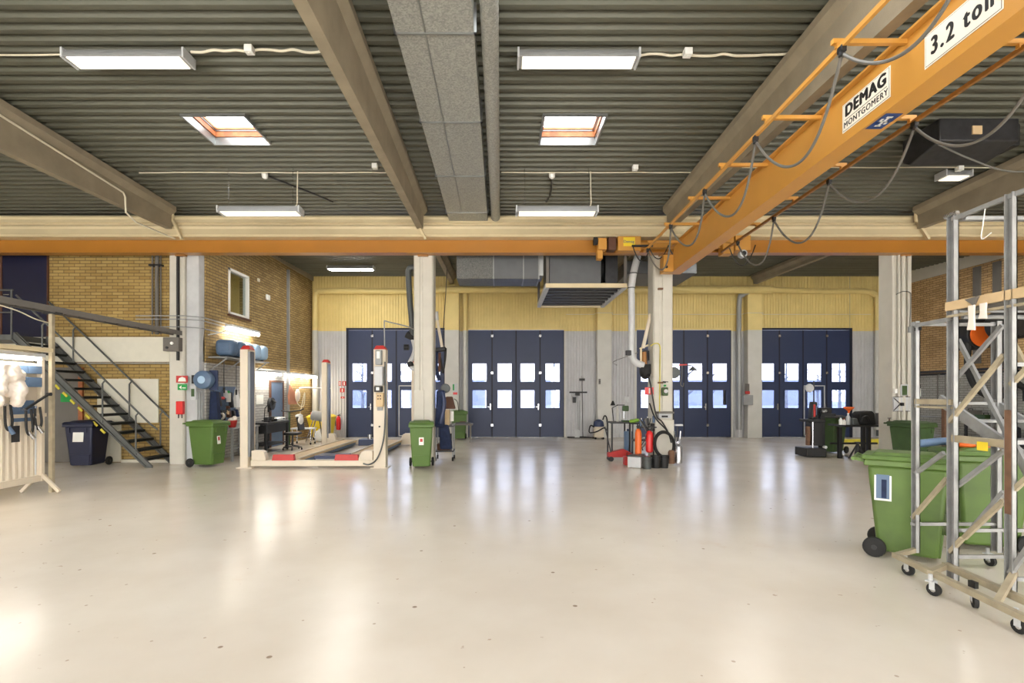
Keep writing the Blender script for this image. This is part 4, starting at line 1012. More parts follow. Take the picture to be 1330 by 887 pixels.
for a, b in ((-5.12, -4.62), (-3.72, -3.18)):
    rw = MB().box(a, b, 11.75, 16.6, .12, .17).build('runway', 'plywood', r, bevel=.005)
    for x in (a, b-.03): MB().box(x, x+.03, 11.75, 16.6, .17, .2).build('runway_edge', 'lift', rw)
    MB().box(a+.02, b-.02, 11.8, 16.5, .04, .12).build('runway_beam', 'steel_blue', rw)
    MB().frustum(a-.02, b-.02, yf+.0, yf+.12, .17, a-.0, b-.04, yf+.02, yf+.12, .3).build('wheel_stop', 'red', rw, bevel=.008)
MB().box(-4.3, -3.6, 11.75, 12.3, .1, .24).build('jack_beam', 'navy', r, bevel=.01)
MB().box(-4.25, -3.65, 11.72, 11.76, .15, .17).build('jack_lip', 'light_grey', r)
MB().box(-4.3, -3.6, 15.4, 15.9, .1, .28).build('jack_beam', 'navy', r, bevel=.01)
MB().cyl((-4.0, 15.6, .28), (-4.0, 15.6, .42), .07, n=12).cyl((-3.85, 15.6, .28), (-3.85, 15.6, .4), .05, n=12).build('jack_piston', 'chrome', r)
x = lambda px: XA(px, yf)
z = lambda py: ZA(py, yf)
MB().box(x(488), x(499), yf-.16, yf, z(501), z(476)).build('power_unit', 'light_grey', r, bevel=.015)
MB().box(x(489), x(497), yf-.12, yf, z(474), z(455)).build('motor_head', 'grey', r, bevel=.012)
MB().box(x(491), x(495), yf-.13, yf-.12, z(466), z(457)).build('data_plate', 'paper', r)
MB().box(x(487.5), x(497.5), yf-.14, yf, z(509), z(501.5)).build('handle_box', 'black', r, bevel=.012)
MB().box(x(490.5), x(494.5), yf-.145, yf-.14, z(507), z(503)).build('handle_plate', 'paper', r)
cb = MB().box(x(489.5), x(499), yf-.1, yf, z(528), z(510)).build('control_box', 'plywood', r, bevel=.01)
for k in range(4): MB().cyl((x(492.5+3*(k % 2)), yf-.1, z(514+4*(k//2))), (x(492.5+3*(k % 2)), yf-.115, z(514+4*(k//2))), .014, n=10).build('button', 'black', cb)
MB().box(x(491), x(497), yf-.06, yf, z(533), z(529)).build('limit_switch', 'grey', r)
MB().cyl((x(493), yf-.02, z(554)), (x(493), yf, z(554)), .02, n=10).build('plug', 'black', r)
MB().tube(spline([(x(500), yf-.03, z(450)), (x(499.5), yf-.03, z(420)), (x(500.5), yf-.03, z(417)), (x(504), yf, z(418)), (x(525), yf+.3, z(421.5)), (-2.08, 12.1, z(424)+.02)], 5), .014, n=6).build('conduit', 'grey', r)
MB().tube(spline([(x(500.5), yf-.03, z(470)), (x(501), yf-.05, z(540)), (x(498), yf-.06, z(575)), (x(490), yf-.06, z(596)), (x(480), yf-.03, z(603)), (x(472), yf-.02, z(602))], 5), .017, n=8).build('hydraulic_hose', 'hose_dark', r)

# ================================================================== LEFT WALL OBJECTS
xw = XL
tubs = ['steel_blue', 'steel_blue', 'pale_blue', 'pale_blue', 'pale_blue']
tl = ['steel blue rounded plastic tub at the front of the row above the tools', 'steel blue rounded plastic tub second in the row under the wall lamp', 'pale blue rounded plastic tub in the middle of the row under the wall lamp',
      'pale blue rounded plastic tub fourth in the row under the wall lamp', 'pale blue rounded plastic tub last in the row, nearest the gates']
for i in range(5):
    y = 12.7 + i*.42; x0 = xw+.03
    t = thing('plastic_tub', tl[i], 'tub', (x0+.23, y, 2.62), 'row of blue tubs on the left wall')
    MB().frustum(x0+.01, x0+.46, y, y+.34, 2.61, x0, x0+.47, y, y+.34, 3.02).build('shell', tubs[i], t, bevel=.11, seg=5)
    MB().box(x0+.1, x0+.38, y-.012, y+.01, 2.72, 2.92).build('front_panel', tubs[i], t, bevel=.01)
    MB().box(x0+.1, x0+.36, y+.1, y+.2, 2.58, 2.625).build('foot', 'black', t)
r = thing('wall_shelf', 'narrow metal shelf carrying the blue tubs on the left wall', 'shelf', (xw+.25, 13.6, 2.5))
MB().box(xw+.0, xw+.46, 12.5, 14.8, 2.545, 2.575).build('board', 'grey', r)
for y in (12.6, 13.3, 14.0, 14.7): MB().bar((xw+.02, y, 2.25), (xw+.42, y, 2.545), .025).build('bracket', 'grey', r)
# cranked tube above tubs
cable('tube_bracket', [(xw+.0, 12.5, 3.1), (xw+.25, 12.7, 3.2), (xw+.3, 13.2, 3.4)], .014, 'light_grey', 'pale bent tube rising from the blue tubs to the wall lamp', 'pipe')
# hose reel on the pillar casing
r = thing('hose_reel', 'round blue hose reel high on the left pillar above the green bin', 'hose reel', (-7.02, 12.1, 1.95))
c = Vector((-6.98, 12.0, 1.99))
MB().lathe([(.13, -.09), (.205, -.06), (.215, -.04), (.215, .1), (.2, .13), (.13, .14)], c, 28, 'y').build('drum', 'steel_blue', r)
MB().lathe([(.01, -.11), (.04, -.11), (.09, -.092)], c, 20, 'y').build('hub', 'pale_blue', r)
MB().box(c.x+.06, c.x+.24, 12.13, 12.2, 1.75, 2.22).build('mount_plate', 'navy', r)
MB().box(c.x-.25, c.x-.19, 11.95, 12.2, 1.9, 2.1).build('side_arm', 'black', r)
r = thing('soap_dispenser', 'grey wall dispenser with a green window below the blue hose reel', 'dispenser', (-7.3, 12.15, 1.55))
MB().box(-7.34, -7.2, 12.08, 12.2, 1.52, 1.88).build('case', 'light_grey', r, bevel=.02)
MB().box(-7.31, -7.24, 12.07, 12.08, 1.6, 1.78).build('window', 'green_dark', r)
rr = random.Random(11)
r = thing('tool_board', 'blue-grey board hung with tools on the left brick wall behind the green bin', 'tool board', (xw+.03, 13.0, .95))
MB().box(xw+.002, xw+.03, 12.6, 13.75, .95, 1.85).build('board', 'steel_blue', r)
def wallthing(nm, lab, cat, y, z0, parts):
    t = thing(nm, lab, cat, (xw+.1, y, z0))
    for pn, mb, mm in parts: mb.build(pn, mm, t)
    return t
xx = xw+.07
wallthing('work_jacket', 'dark blue work jacket hanging beside the blue hose reel', 'jacket', 12.55, .95, [('jacket_body', MB().frustum(xx-.03, xx+.2, 12.46, 12.62, .92, xx, xx+.14, 12.48, 12.6, 1.72), 'denim'), ('hook', MB().cyl((xx-.05, 12.55, 1.74), (xx+.06, 12.55, 1.74), .01, n=6), 'chrome')])
wallthing('hand_drill', 'black and red hand drill hanging on the tool board', 'drill', 12.85, 1.3, [('drill_body', MB().cyl((xx+.05, 12.75, 1.55), (xx+.05, 12.98, 1.55), .04, n=12), 'red'), ('grip', MB().bar((xx+.05, 12.78, 1.55), (xx+.05, 12.72, 1.34), .05), 'black'), ('chuck', MB().cyl((xx+.05, 12.98, 1.55), (xx+.05, 13.05, 1.55), .02, n=8), 'chrome')])
wallthing('grinder', 'dark angle grinder with pale disc hanging low on the tool board', 'grinder', 13.0, 1.1, [('grinder_body', MB().cyl((xx+.05, 12.85, 1.2), (xx+.05, 13.15, 1.22), .035, n=12), 'black'), ('disc', MB().cyl((xx+.07, 13.15, 1.2), (xx+.09, 13.15, 1.2), .07, n=18), 'plywood'), ('guard', MB().box(xx+.04, xx+.1, 13.1, 13.22, 1.22, 1.28), 'dark_steel')])
wallthing('polisher', 'black polisher with a light pad under the hand drill', 'polisher', 12.7, 1.0, [('motor', MB().cyl((xx+.05, 12.6, 1.1), (xx+.05, 12.85, 1.1), .05, n=12), 'black_rubber'), ('pad', MB().cyl((xx+.05, 12.85, 1.1), (xx+.05, 12.9, 1.1), .09, n=18), 'cloth'), ('pole', MB().cyl((xx+.05, 12.7, 1.1), (xx+.05, 12.7, 1.7), .012, n=6), 'chrome')])
wallthing('white_bag', 'white plastic bag hanging at the right of the tool board', 'bag', 13.6, 1.3, [('bag_body', MB().frustum(xx-.02, xx+.12, 13.5, 13.75, 1.3, xx+.02, xx+.06, 13.58, 13.66, 1.78), 'white'), ('handle_loop', MB().tube(spline([(xx+.04, 13.58, 1.76), (xx+.04, 13.62, 1.88), (xx+.04, 13.66, 1.76)]), .008, n=6), 'white')])
wallthing('green_canister', 'pale green canister on the tool board below the tubs', 'canister', 13.2, 1.45, [('body', MB().cyl((xx+.06, 13.2, 1.45), (xx+.06, 13.2, 1.68), .055, n=14), 'pilaster'), ('cap', MB().cyl((xx+.06, 13.2, 1.68), (xx+.06, 13.2, 1.74), .03, n=10), 'green_sign')])
for k, (y, zt_, zb_) in enumerate(((12.95, 2.5, 1.8), (13.55, 2.45, 1.75), (13.95, 2.4, 1.6))):
    t = thing('hanging_airline', ['black air line hanging under the first blue tubs', 'black air line with coupling under the middle tubs', 'black air line with long nozzle near the lift post'][k], 'hose', (xw+.15, y, zb_))
    MB().tube([(xw+.15, y, zt_+.05), (xw+.14, y+.01, (zt_+zb_)/2), (xw+.15, y, zb_)], .011, n=6).build('hose_run', 'cable_black', t)
    MB().cyl((xw+.15, y, zb_+.02), (xw+.15, y, zb_-.12), .03, .02, n=8).build('coupling', 'black', t)
# tall grey pipes by the casing
r = thing('thin_pipes', 'thin grey vertical pipes between the pillar and the tool board', 'pipe', (-7.1, 12.3, .9))
for k in range(3): MB().cyl((-7.17+.05*k, 12.1, .1), (-7.17+.05*k, 12.1, 1.72), .014, n=8).build('pipe_run', 'grey', r)
# trestle table
r = thing('metal_table', 'grey metal table with a red bucket between the green bin and the lift post', 'table', (-6.85, 13.0, 0))
MB().box(-7.12, -6.55, 12.5, 13.9, .78, .82).build('tabletop', 'grey', r, bevel=.005)
for a, b in ((-7.08, 12.56), (-6.6, 12.56), (-7.08, 13.84), (-6.6, 13.84)): MB().box(a-.025, a+.025, b-.025, b+.025, 0, .78).build('leg', 'grey', r)
for x_ in (-7.08, -6.6): MB().box(x_-.015, x_+.015, 12.56, 13.84, .3, .33).build('stretcher', 'grey', r)
r = thing('red_bucket', 'small red bucket with rags on the grey metal table', 'bucket', (-6.75, 12.85, .82))
MB().lathe([(.08, .82), (.12, 1.0), (.105, 1.0), (.07, .84)], (-6.75, 12.85, 0), 16).build('shell', 'red', r)
MB().ball((-6.75, 12.85, 1.0), .1, .1, .07, 12).ball((-6.68, 12.83, 1.05), .06, .05, .06, 10).build('rag', 'cloth', r)
# workbench
r = thing('workbench', 'black workbench with a vise along the left wall behind the lift post', 'workbench', (-6.8, 14.9, 0))
MB().box(-7.12, -6.45, 14.1, 15.6, .8, .86).build('worktop', 'dark_steel', r, bevel=.005)
MB().box(-7.1, -6.5, 14.15, 15.5, .55, .79).build('drawer_box', 'black', r)
for a, b in ((-6.5, 14.15), (-6.5, 15.54), (-7.08, 14.15), (-7.08, 15.54)): MB().box(a-.035, a+.035, b-.035, b+.035, 0, .8).build('leg', 'black', r)
MB().box(-7.08, -6.5, 14.2, 15.5, .2, .23).build('lower_shelf', 'dark_steel', r)
t = thing('vise', 'dark bench vise on the black workbench', 'vise', (-6.6, 14.5, .86))
MB().box(-6.7, -6.55, 14.42, 14.6, .86, 1.0).build('base', 'dark_steel', t, bevel=.02); MB().box(-6.55, -6.45, 14.42, 14.58, .92, 1.02).build('jaw', 'dark_steel', t, bevel=.01); MB().cyl((-6.45, 14.5, .95), (-6.3, 14.5, .95), .014, n=8).cyl((-6.31, 14.42, .95), (-6.31, 14.58, .95), .01, n=6).build('screw', 'chrome', t)
t = thing('desk_lamp', 'black jointed lamp standing at the back of the workbench', 'lamp', (-6.9, 14.9, .86))
MB().cyl((-6.9, 14.9, .86), (-6.9, 14.9, .89), .07, n=14).build('base', 'black', t); MB().tube([(-6.9, 14.9, .89), (-6.85, 14.85, 1.25), (-6.7, 14.95, 1.45)], .012, n=6).build('arm', 'black', t); MB().cyl((-6.7, 14.95, 1.47), (-6.62, 14.98, 1.38), .03, .07, n=14).build('lamp_head', 'black', t)
for k, (a, b, c_, s_) in enumerate(((-6.7, 14.9, 'black_rubber', 'dark tool case lying on the middle of the workbench'), (-6.65, 15.35, 'white', 'white spray can pack at the far end of the workbench'))):
    t = thing('tool_case', s_, 'case', (a, b, .86)); MB().box(a-.12, a+.12, b-.15, b+.15, .86, .96).build('case_body', c_, t, bevel=.02); MB().box(a+.12, a+.14, b-.05, b+.05, .9, .93).build('handle', 'black', t)
# office chair
r = thing('office_chair', 'black swivel chair with a white jacket pushed against the workbench', 'chair', (-6.2, 15.2, 0))
MB().box(-6.4, -5.98, 14.98, 15.42, .44, .52).build('seat', 'black', r, bevel=.04, seg=3)
MB().cbox((-5.96, 15.2, .78), .07, .4, .42, ry=-.15).build('backrest', 'black', r, bevel=.03, seg=3)
MB().cyl((-6.19, 15.2, .1), (-6.19, 15.2, .45), .025, n=10).build('gas_lift', 'dark_steel', r)
for k in range(5):
    t_ = k*2*PI/5; e = (-6.19+.27*math.cos(t_), 15.2+.27*math.sin(t_), .075)
    l_ = MB().bar((-6.19, 15.2, .1), e, .04, .03).build('leg', 'dark_steel', r); MB().cyl((e[0]-.015, e[1], .03), (e[0]+.015, e[1], .03), .03, n=12).build('castor', 'black_rubber', l_)
tag(MB().ball((-6.0, 15.2, 1.0), .09, .2, .06, 14).ball((-5.93, 15.15, .88), .05, .18, .13, 14).build('folded_jacket', 'white', smooth=70), 'white garment draped over the black swivel chair', 'jacket')
# wall pieces further on
tag(MB().box(xw+.001, xw+.01, 14.95, 15.4, 1.35, 1.62).build('paper_notice', 'paper'), 'white paper notice on the left wall over the workbench', 'notice')
t = thing('wall_fan', 'small black fan on the left wall beside the blue door', 'fan', (xw+.1, 15.72, 1.2)); MB().lathe([(.03, 0), (.19, .0), (.19, .09), (.03, .1)], (xw+.06, 15.72, 1.35), 22, 'x').build('cage', 'black', t); MB().lathe([(.02, .1), (.05, .1), (.05, .13), (.02, .13)], (xw+.06, 15.72, 1.35), 12, 'x').build('hub', 'dark_steel', t); MB().box(xw, xw+.06, 15.69, 15.75, 1.1, 1.35).build('bracket', 'black', t)
d = thing('door_7', 'blue door in the left brick wall behind the lift', 'door', (xw, 16.25, 0)); d['kind'] = 'structure'
MB().box(xw+.002, xw+.03, 15.85, 16.7, 0.01, 2.02).build('leaf', 'steel_blue', d); MB().box(xw+.002, xw+.05, 15.78, 15.85, 0, 2.08).box(xw+.002, xw+.05, 16.7, 16.77, 0, 2.08).box(xw+.002, xw+.05, 15.85, 16.7, 2.02, 2.08).build('door_frame', 'brown', d)
struct(MB().box(xw, xw+.08, 17.08, 17.16, .1, 5.8).build('trim_6', 'grey'))
t = thing('orange_blanket', 'orange and pink cloth hanging on the left wall beyond the blue door', 'cloth', (xw+.05, 17.3, 1.2))
MB().prism([(16.95, 1.3), (17.6, 1.3), (17.7, 1.45), (17.35, 1.75), (17.05, 1.95), (16.9, 1.6)], xw+.1, xw+.16, 'x').build('cloth_body', 'salmon', t, bevel=.02); MB().ball((xw+.18, 17.55, 1.6), .06, .2, .22, 12).build('pink_cloth', 'cloth', t)
MB().cyl((xw, 17.1, 1.95), (xw+.16, 17.1, 1.95), .012, n=6).build('hook', 'chrome', t)
t = thing('boom_hose', 'white hose boom with hanging loop near the left rear corner', 'hose', (-6.8, 17.6, 1.0))
MB().tube([(-5.5, 16.45, 1.83), (-6.6, 17.2, 1.87), (-6.85, 17.4, 1.85)], .025, n=8).build('boom', 'white', t); MB().tube(spline([(-6.85, 17.4, 1.85), (-6.95, 17.35, 1.6), (-6.9, 17.4, 1.3), (-6.75, 17.5, 1.25), (-6.7, 17.45, 1.7), (-6.85, 17.5, 1.1), (-6.9, 17.5, .8)], 6), .014, n=6).build('hose_loop', 'cable_white', t)
t = thing('equipment_stand', 'dark T-shaped equipment stand beyond the workbench', 'stand', (-6.6, 15.95, 0))
MB().cyl((-6.6, 15.95, .05), (-6.6, 15.95, 1.1), .03, n=10).build('pole', 'green_dark', t); MB().tube([(-6.85, 15.95, 1.13), (-6.6, 15.95, 1.1), (-6.25, 15.95, 1.14), (-6.15, 15.95, 1.2)], .022, n=8).build('cross_arm', 'black', t)
for k in range(3): MB().bar((-6.6, 15.95, .08), (-6.6+.28*math.cos(k*2.1+.3), 15.95+.28*math.sin(k*2.1+.3), .02), .035, .03).build('leg', 'black', t)
t = thing('work_stool', 'grey creeper stool on castors beyond the workbench', 'stool', (-6.35, 16.9, 0))
MB().box(-6.85, -6.15, 16.6, 17.1, .5, .54).build('seat', 'light_grey', t, bevel=.015)
for a, b in ((-6.8, 16.65), (-6.2, 16.65), (-6.8, 17.05), (-6.2, 17.05)):
    l_ = MB().cyl((a, b, .06), (a, b, .5), .018, n=8).build('leg', 'chrome', t); MB().cyl((a-.015, b, .04), (a+.015, b, .04), .04, n=12).build('castor', 'black_rubber', l_)
MB().box(-6.8, -6.2, 16.84, 16.87, .2, .23).build('shelf_bar', 'chrome', t)
t = thing('drum_stand', 'grey and orange drum on splayed legs in front of the yellow container', 'drum', (-6.25, 17.6, 0))
MB().cyl((-6.5, 17.6, .92), (-6.1, 17.6, .86), .17, n=20).build('drum_body', 'grey', t, bevel=.015); MB().cyl((-6.52, 17.6, .92), (-6.5, 17.6, .92), .12, n=16).build('end_plate', 'orange_plastic', t)
for dx, dy in ((-.25, -.2), (.2, -.2), (-.25, .2), (.2, .2)): MB().bar((-6.3+dx*.4, 17.6+dy*.5, .85), (-6.3+dx*1.3, 17.6+dy*1.3, .01), .03).build('leg', 'chrome', t)
tag(MB().ball((-6.3, 17.75, .2), .19, .19, .2, 18).cyl((-6.3, 17.75, .36), (-6.3, 17.75, .44), .04, n=10).build('white_canister', 'white'), 'round white canister on the floor in front of the yellow container', 'canister')
# back wall extinguisher and signs
def extinguisher(x, y, z, lab, s=1.0, m_='red_bright'):
    t = thing('fire_extinguisher', lab, 'fire extinguisher', (x, y, z))
    MB().lathe([(.05*s, 0), (.075*s, .015*s), (.08*s, .05*s), (.08*s, .42*s), (.06*s, .48*s), (.025*s, .52*s), (.02*s, .54*s)], (x, y, z), 18).build('cylinder', m_, t)
    MB().bar((x-.02*s, y, z+.55*s), (x+.09*s, y, z+.6*s), .02*s).bar((x-.02*s, y, z+.55*s), (x+.09*s, y, z+.54*s), .02*s).cyl((x, y, z+.53*s), (x, y, z+.57*s), .022*s, n=8).build('valve', 'black', t)
    MB().tube(spline([(x-.02*s, y, z+.54*s), (x-.11*s, y, z+.5*s), (x-.12*s, y, z+.3*s), (x-.1*s, y-.02, z+.15*s)]), .011*s, n=6).build('hose', 'black_rubber', t)
    return t
extinguisher(XA(441, YB), YB-.13, ZA(558, YB), 'red fire extinguisher on the back wall left of the first gate')
for (a, b, c_, d_, lab) in ((440.5, 443.5, 495, 501, 'small red symbol sign left of its twin above the extinguisher'), (445, 450, 495, 501, 'red symbol sign right of its twin above the extinguisher'), (442, 448, 504, 509.5, 'red and white sign in the middle above the extinguisher'), (443, 448, 515, 517.5, 'narrow red sign just above the fire extinguisher')):
    t = thing('wall_sign', lab, 'sign', (XA((a+b)/2, YB), YB-.04, ZA(d_, YB))); MB().box(XA(a, YB), XA(b, YB), YB-.045, YB-.035, ZA(d_, YB), ZA(c_, YB)).build('plate', 'red', t)
    MB().box(XA((a+b)/2-.6, YB), XA((a+b)/2+.6, YB), YB-.048, YB-.045, ZA(d_-.8, YB), ZA(c_+.8, YB)).build('symbol', 'paper', t)

tag(MB().box(xw+.001, xw+.06, 15.55, 15.75, 4.52, 4.68).build('sensor_box', 'white', bevel=.01), 'small white box on the upper left brick wall right of the office window', 'box')
tag(MB().box(xw+.001, xw+.05, 15.0, 15.1, 4.95, 5.05).build('sensor', 'cable_white', bevel=.01), 'tiny cream sensor above the white box on the left brick wall', 'sensor')
for k, (y_, z_, h_, mm, what) in enumerate(((12.62, 1.15, .5, 'black', 'long black strap'), (12.78, 1.35, .35, 'dark_steel', 'dark steel ratchet'), (12.95, 1.0, .25, 'black_rubber', 'black rubber mallet'), (13.08, 1.55, .2, 'light_grey', 'pale tape roll'),
        (13.22, 1.05, .3, 'brown', 'brown work glove'), (13.34, 1.3, .4, 'black', 'black tyre lever'), (13.48, 1.0, .22, 'dark_steel', 'dark steel pulley'), (13.62, 1.05, .2, 'denim', 'folded blue cloth'))):
    q = thing('hanging_tool', what + ' hanging on the blue-grey tool board', 'tool', (xw+.1, y_, z_))
    MB().frustum(xx+.0, xx+.12, y_-.03, y_+.03, z_, xx+.0, xx+.07, y_-.05, y_+.05, z_+h_).build('tool_body', mm, q, bevel=.015)
    MB().cyl((xw+.03, y_, z_+h_), (xx+.05, y_, z_+h_), .008, n=6).build('hook', 'chrome', q)
# ================================================================== CENTRE PILLAR
Yc = 12.5
P = lambda px, py, Y=Yc: W(px, py, Y)
t = thing('exhaust_hose', 'dark exhaust extraction hose with black nozzle left of the centre pillar', 'hose', P(533, 440))
MB().tube(spline([P(541, 347.5), P(535, 347), P(531.5, 349.5), P(530.5, 357), P(532, 385), P(534.5, 415), P(536, 440)], 6), .07, n=14).build('duct_hose', 'hose_dark', t)
MB().tube(spline([P(536, 438), P(539, 452), P(537, 462), P(533, 470), P(533, 474), P(536, 478), P(541, 479)], 5), .06, n=12).build('lower_hose', 'light_grey', t)
MB().cyl(P(528, 434), P(539, 440), .09, .075, n=14).build('nozzle', 'black_rubber', t, bevel=.01)
MB().cyl(P(525, 451), P(531, 451), .07, n=12).build('clamp', 'black', t)
MB().cyl(P(532, 470), P(534, 476), .075, n=12).build('cuff', 'black', t)
Yb = 12.65
t = thing('hose_crane', 'pale hose arm with black hoses hanging right of the centre pillar', 'hose arm', W(572, 460, Yb))
MB().bar(W(566.5, 408, Yb), W(575, 455, Yb), .07, .05).build('arm', 'lift', t, bevel=.01)
MB().cyl(W(566, 405, Yb), W(567, 416, Yb), .06, n=12).build('pivot', 'light_grey', t)
MB().bar(W(564, 455, Yb), W(579, 453, Yb), .12, .1).build('manifold', 'black', t, bevel=.02)
MB().tube(spline([W(567, 455, Yb), W(566, 470, Yb), W(568, 485, Yb), W(571, 494, Yb)]), .05, n=10).build('hose', 'denim', t)
MB().tube(spline([W(579, 452, Yb), W(578, 468, Yb), W(575, 484, Yb), W(573, 470, Yb), W(570, 458, Yb)]), .025, n=8).build('hose', 'black_rubber', t)
MB().tube(spline([W(571, 458, Yb), W(571, 475, Yb), W(570, 483, Yb)]), .035, n=8).build('hose', 'brown', t)
cable('hanging_cable', [W(580.5, 350, 13), W(579, 380, 13), W(576, 425, 13), W(575, 452, 12.8)], .01, 'cable_black', 'thin dark cable hanging beside the pale hose arm')
# trolley with jacket, bag
Yt = 12.9
t = thing('tool_trolley', 'narrow dark trolley on castors right of the centre pillar', 'trolley', (XA(577, Yt), Yt, 0))
x0, x1 = XA(566, Yt), XA(590, Yt)
MB().box(x0, x1, Yt-.25, Yt+.25, .84, .88).build('top_tray', 'dark_steel', t, bevel=.005)
MB().box(x0, x1, Yt-.25, Yt+.25, .22, .26).build('lower_tray', 'dark_steel', t, bevel=.005)
for a in (x0+.02, x1-.02):
    for b in (Yt-.23, Yt+.23):
        l_ = MB().box(a-.014, a+.014, b-.014, b+.014, .1, .9).build('leg', 'grey', t); MB().cyl((a-.018, b, .05), (a+.018, b, .05), .05, n=14).build('castor', 'black_rubber', l_)
MB().box(x0+.05, x1-.1, Yt-.2, Yt+.2, .26, .42).build('drawer', 'brown', t, bevel=.01)
t = thing('navy_overalls', 'navy overalls hanging at the right side of the centre pillar', 'clothing', W(568, 555, 12.45))
MB().frustum(-1.60, -1.38, 12.3, 12.55, .85, -1.56, -1.36, 12.32, 12.52, 1.75).build('garment_body', 'denim', t, bevel=.05, seg=3)
MB().tube(spline([(-1.4, 12.25, 1.7), (-1.36, 12.2, 1.4), (-1.45, 12.2, .95)]), [.05]*17, n=10).build('sleeve', 'navy', t, smooth=80)
MB().frustum(-1.5, -1.2, 12.5, 12.8, .3, -1.52, -1.3, 12.5, 12.7, .9).build('garment_leg', 'denim', t, bevel=.04)
t = thing('leather_apron', 'brown leather apron hung above the trolley at the centre pillar', 'apron', W(585, 532, 12.9))
MB().frustum(XA(577, 12.9), XA(592, 12.9), 12.82, 12.95, ZA(531, 12.9), XA(579, 12.9), XA(588, 12.9), 12.84, 12.92, ZA(515, 12.9)).build('apron_body', 'brown', t, bevel=.03, seg=3)
MB().tube(spline([W(590, 518, 12.9), W(594, 522, 12.9), W(596, 534, 12.9)]), .01, n=6).build('strap', 'black', t)
t = thing('wooden_crate', 'small wooden crate with white rolls standing on the narrow trolley', 'crate', W(580, 548.5, 12.9))
MB().box(XA(576, 12.9), XA(584, 12.9), 12.78, 13.0, .88, ZA(532, 12.9)).build('crate_body', 'plywood', t, bevel=.006); MB().cyl(W(587, 547, 12.9), W(587, 534, 12.9), .045, n=12).build('roll', 'white', t)
t = thing('standing_fan', 'round dark fan at the top of the trolley beside the centre pillar', 'fan', W(578, 512, 12.8)); MB().lathe([(.04, -.05), (.11, -.05), (.12, 0), (.11, .05), (.04, .05)], W(578.5, 504.5, 12.8), 20, 'y').build('cage', 'hose_dark', t); MB().cyl(W(576, 512, 12.8), W(576, 548, 12.8), .02, n=8).build('pole', 'black', t)
# table behind with bin
t = thing('steel_bench', 'grey steel bench with loose tools behind the trolley by the first pilaster', 'bench', (XA(600, 17.6), 17.6, 0))
a, b = XA(586, 17.6), XA(614, 17.6)
MB().box(a, b, 17.4, 17.9, ZA(552, 17.6), ZA(550, 17.6)).build('tabletop', 'grey_board', t)
for x_ in (a+.05, b-.08): 
    for y_ in (17.43, 17.85): MB().box(x_-.02, x_+.02, y_-.02, y_+.02, 0, ZA(552, 17.6)).build('leg', 'grey_board', t)
t = thing('scrap_tools', 'dark pry bar and scraps lying on the grey steel bench', 'tools', W(603, 549, 17.6)); MB().box(XA(592, 17.6), XA(611, 17.6), 17.5, 17.6, ZA(550, 17.6), ZA(548.4, 17.6)).build('pry_bar', 'dark_steel', t); MB().box(XA(597, 17.6), XA(604, 17.6), 17.62, 17.75, ZA(550, 17.6), ZA(547.4, 17.6)).build('scrap', 'brown', t)
t = thing('pilaster_sign', 'green and red extinguisher sign on the first pilaster above the bench', 'sign', W(591, 512, YB-.36)); yy = YB-.352
MB().box(XA(588, yy), XA(594.5, yy), yy-.006, yy, ZA(513, yy), ZA(498, yy)).build('plate', 'light_grey', t); MB().box(XA(588, yy), XA(590, yy), yy-.01, yy-.006, ZA(507, yy), ZA(499, yy)).build('green_mark', 'green_sign', t); MB().box(XA(588.5, yy), XA(594, yy), yy-.02, yy-.006, ZA(512.5, yy), ZA(509.5, yy)).build('red_mark', 'red_bright', t)

# ================================================================== BACK WALL MIDDLE: brooms, vacuum
yb_ = YB-.12
t = thing('floor_squeegee', 'wide floor squeegee with its head up against the wall right of the middle gate', 'squeegee', W(750, 565, yb_))
MB().box(XA(739.5, yb_), XA(762.5, yb_), yb_-.03, yb_+.02, ZA(510.5, yb_), ZA(508.5, yb_)).build('blade', 'black', t); MB().cyl(W(750, 510, yb_), (XA(750, yb_), yb_-.25, .02), .014, n=8).build('pole', 'grey', t); MB().box(XA(747, yb_), XA(753, yb_), yb_-.03, yb_+.01, ZA(514, yb_), ZA(510, yb_)).build('socket', 'black', t)
t = thing('wall_broom', 'long broom standing head up beside the squeegee', 'broom', W(756, 565, yb_))
MB().box(XA(752.5, yb_), XA(759.5, yb_), yb_-.05, yb_+.03, ZA(494.5, yb_), ZA(491.5, yb_)).build('head', 'black', t); MB().cyl(W(756, 494, yb_), (XA(756, yb_), yb_-.2, .02), .013, n=8).build('pole', 'dark_steel', t); MB().cyl(W(756, 491.5, yb_), W(755, 488, yb_), .01, n=6).build('hook', 'grey', t)
t = thing('shovel', 'grey shovel with pale blade leaning right of the middle gate', 'shovel', W(750, 566, yb_-.3))
MB().cyl(W(753, 520, yb_), (XA(751, yb_), yb_-.3, .25), .014, n=8).build('pole', 'grey', t); MB().prism([(XA(746.5, 19), .03), (XA(752.5, 19), .03), (XA(753.5, 19), .28), (XA(751, 19), .33), (XA(749, 19), .33), (XA(747, 19), .28)], 18.98, 19.0, 'y').build('blade', 'light_grey', t); MB().box(XA(744, yb_), XA(748, yb_), yb_-.02, yb_+.05, ZA(523, yb_), ZA(515.5, yb_)).build('hanger_box', 'black', t)
t = thing('rubber_hose', 'dark hose lying along the foot of the wall right of the middle gate', 'hose', (XA(752, 19.1), 19.1, 0)); MB().tube(spline([(XA(737, 19.1), 19.15, .03), (XA(745, 19.1), 19.1, .03), (XA(757, 19.1), 19.2, .03), (XA(768, 19.1), 18.9, .03)]), .025, n=8).build('hose_run', 'black_rubber', t); MB().cyl((XA(768, 19.1), 18.9, .03), (XA(770, 19.1), 18.85, .03), .035, n=10).build('cuff', 'dark_steel', t)
Yv = 18.7; c = Vector((XA(777.5, Yv), Yv, 0))
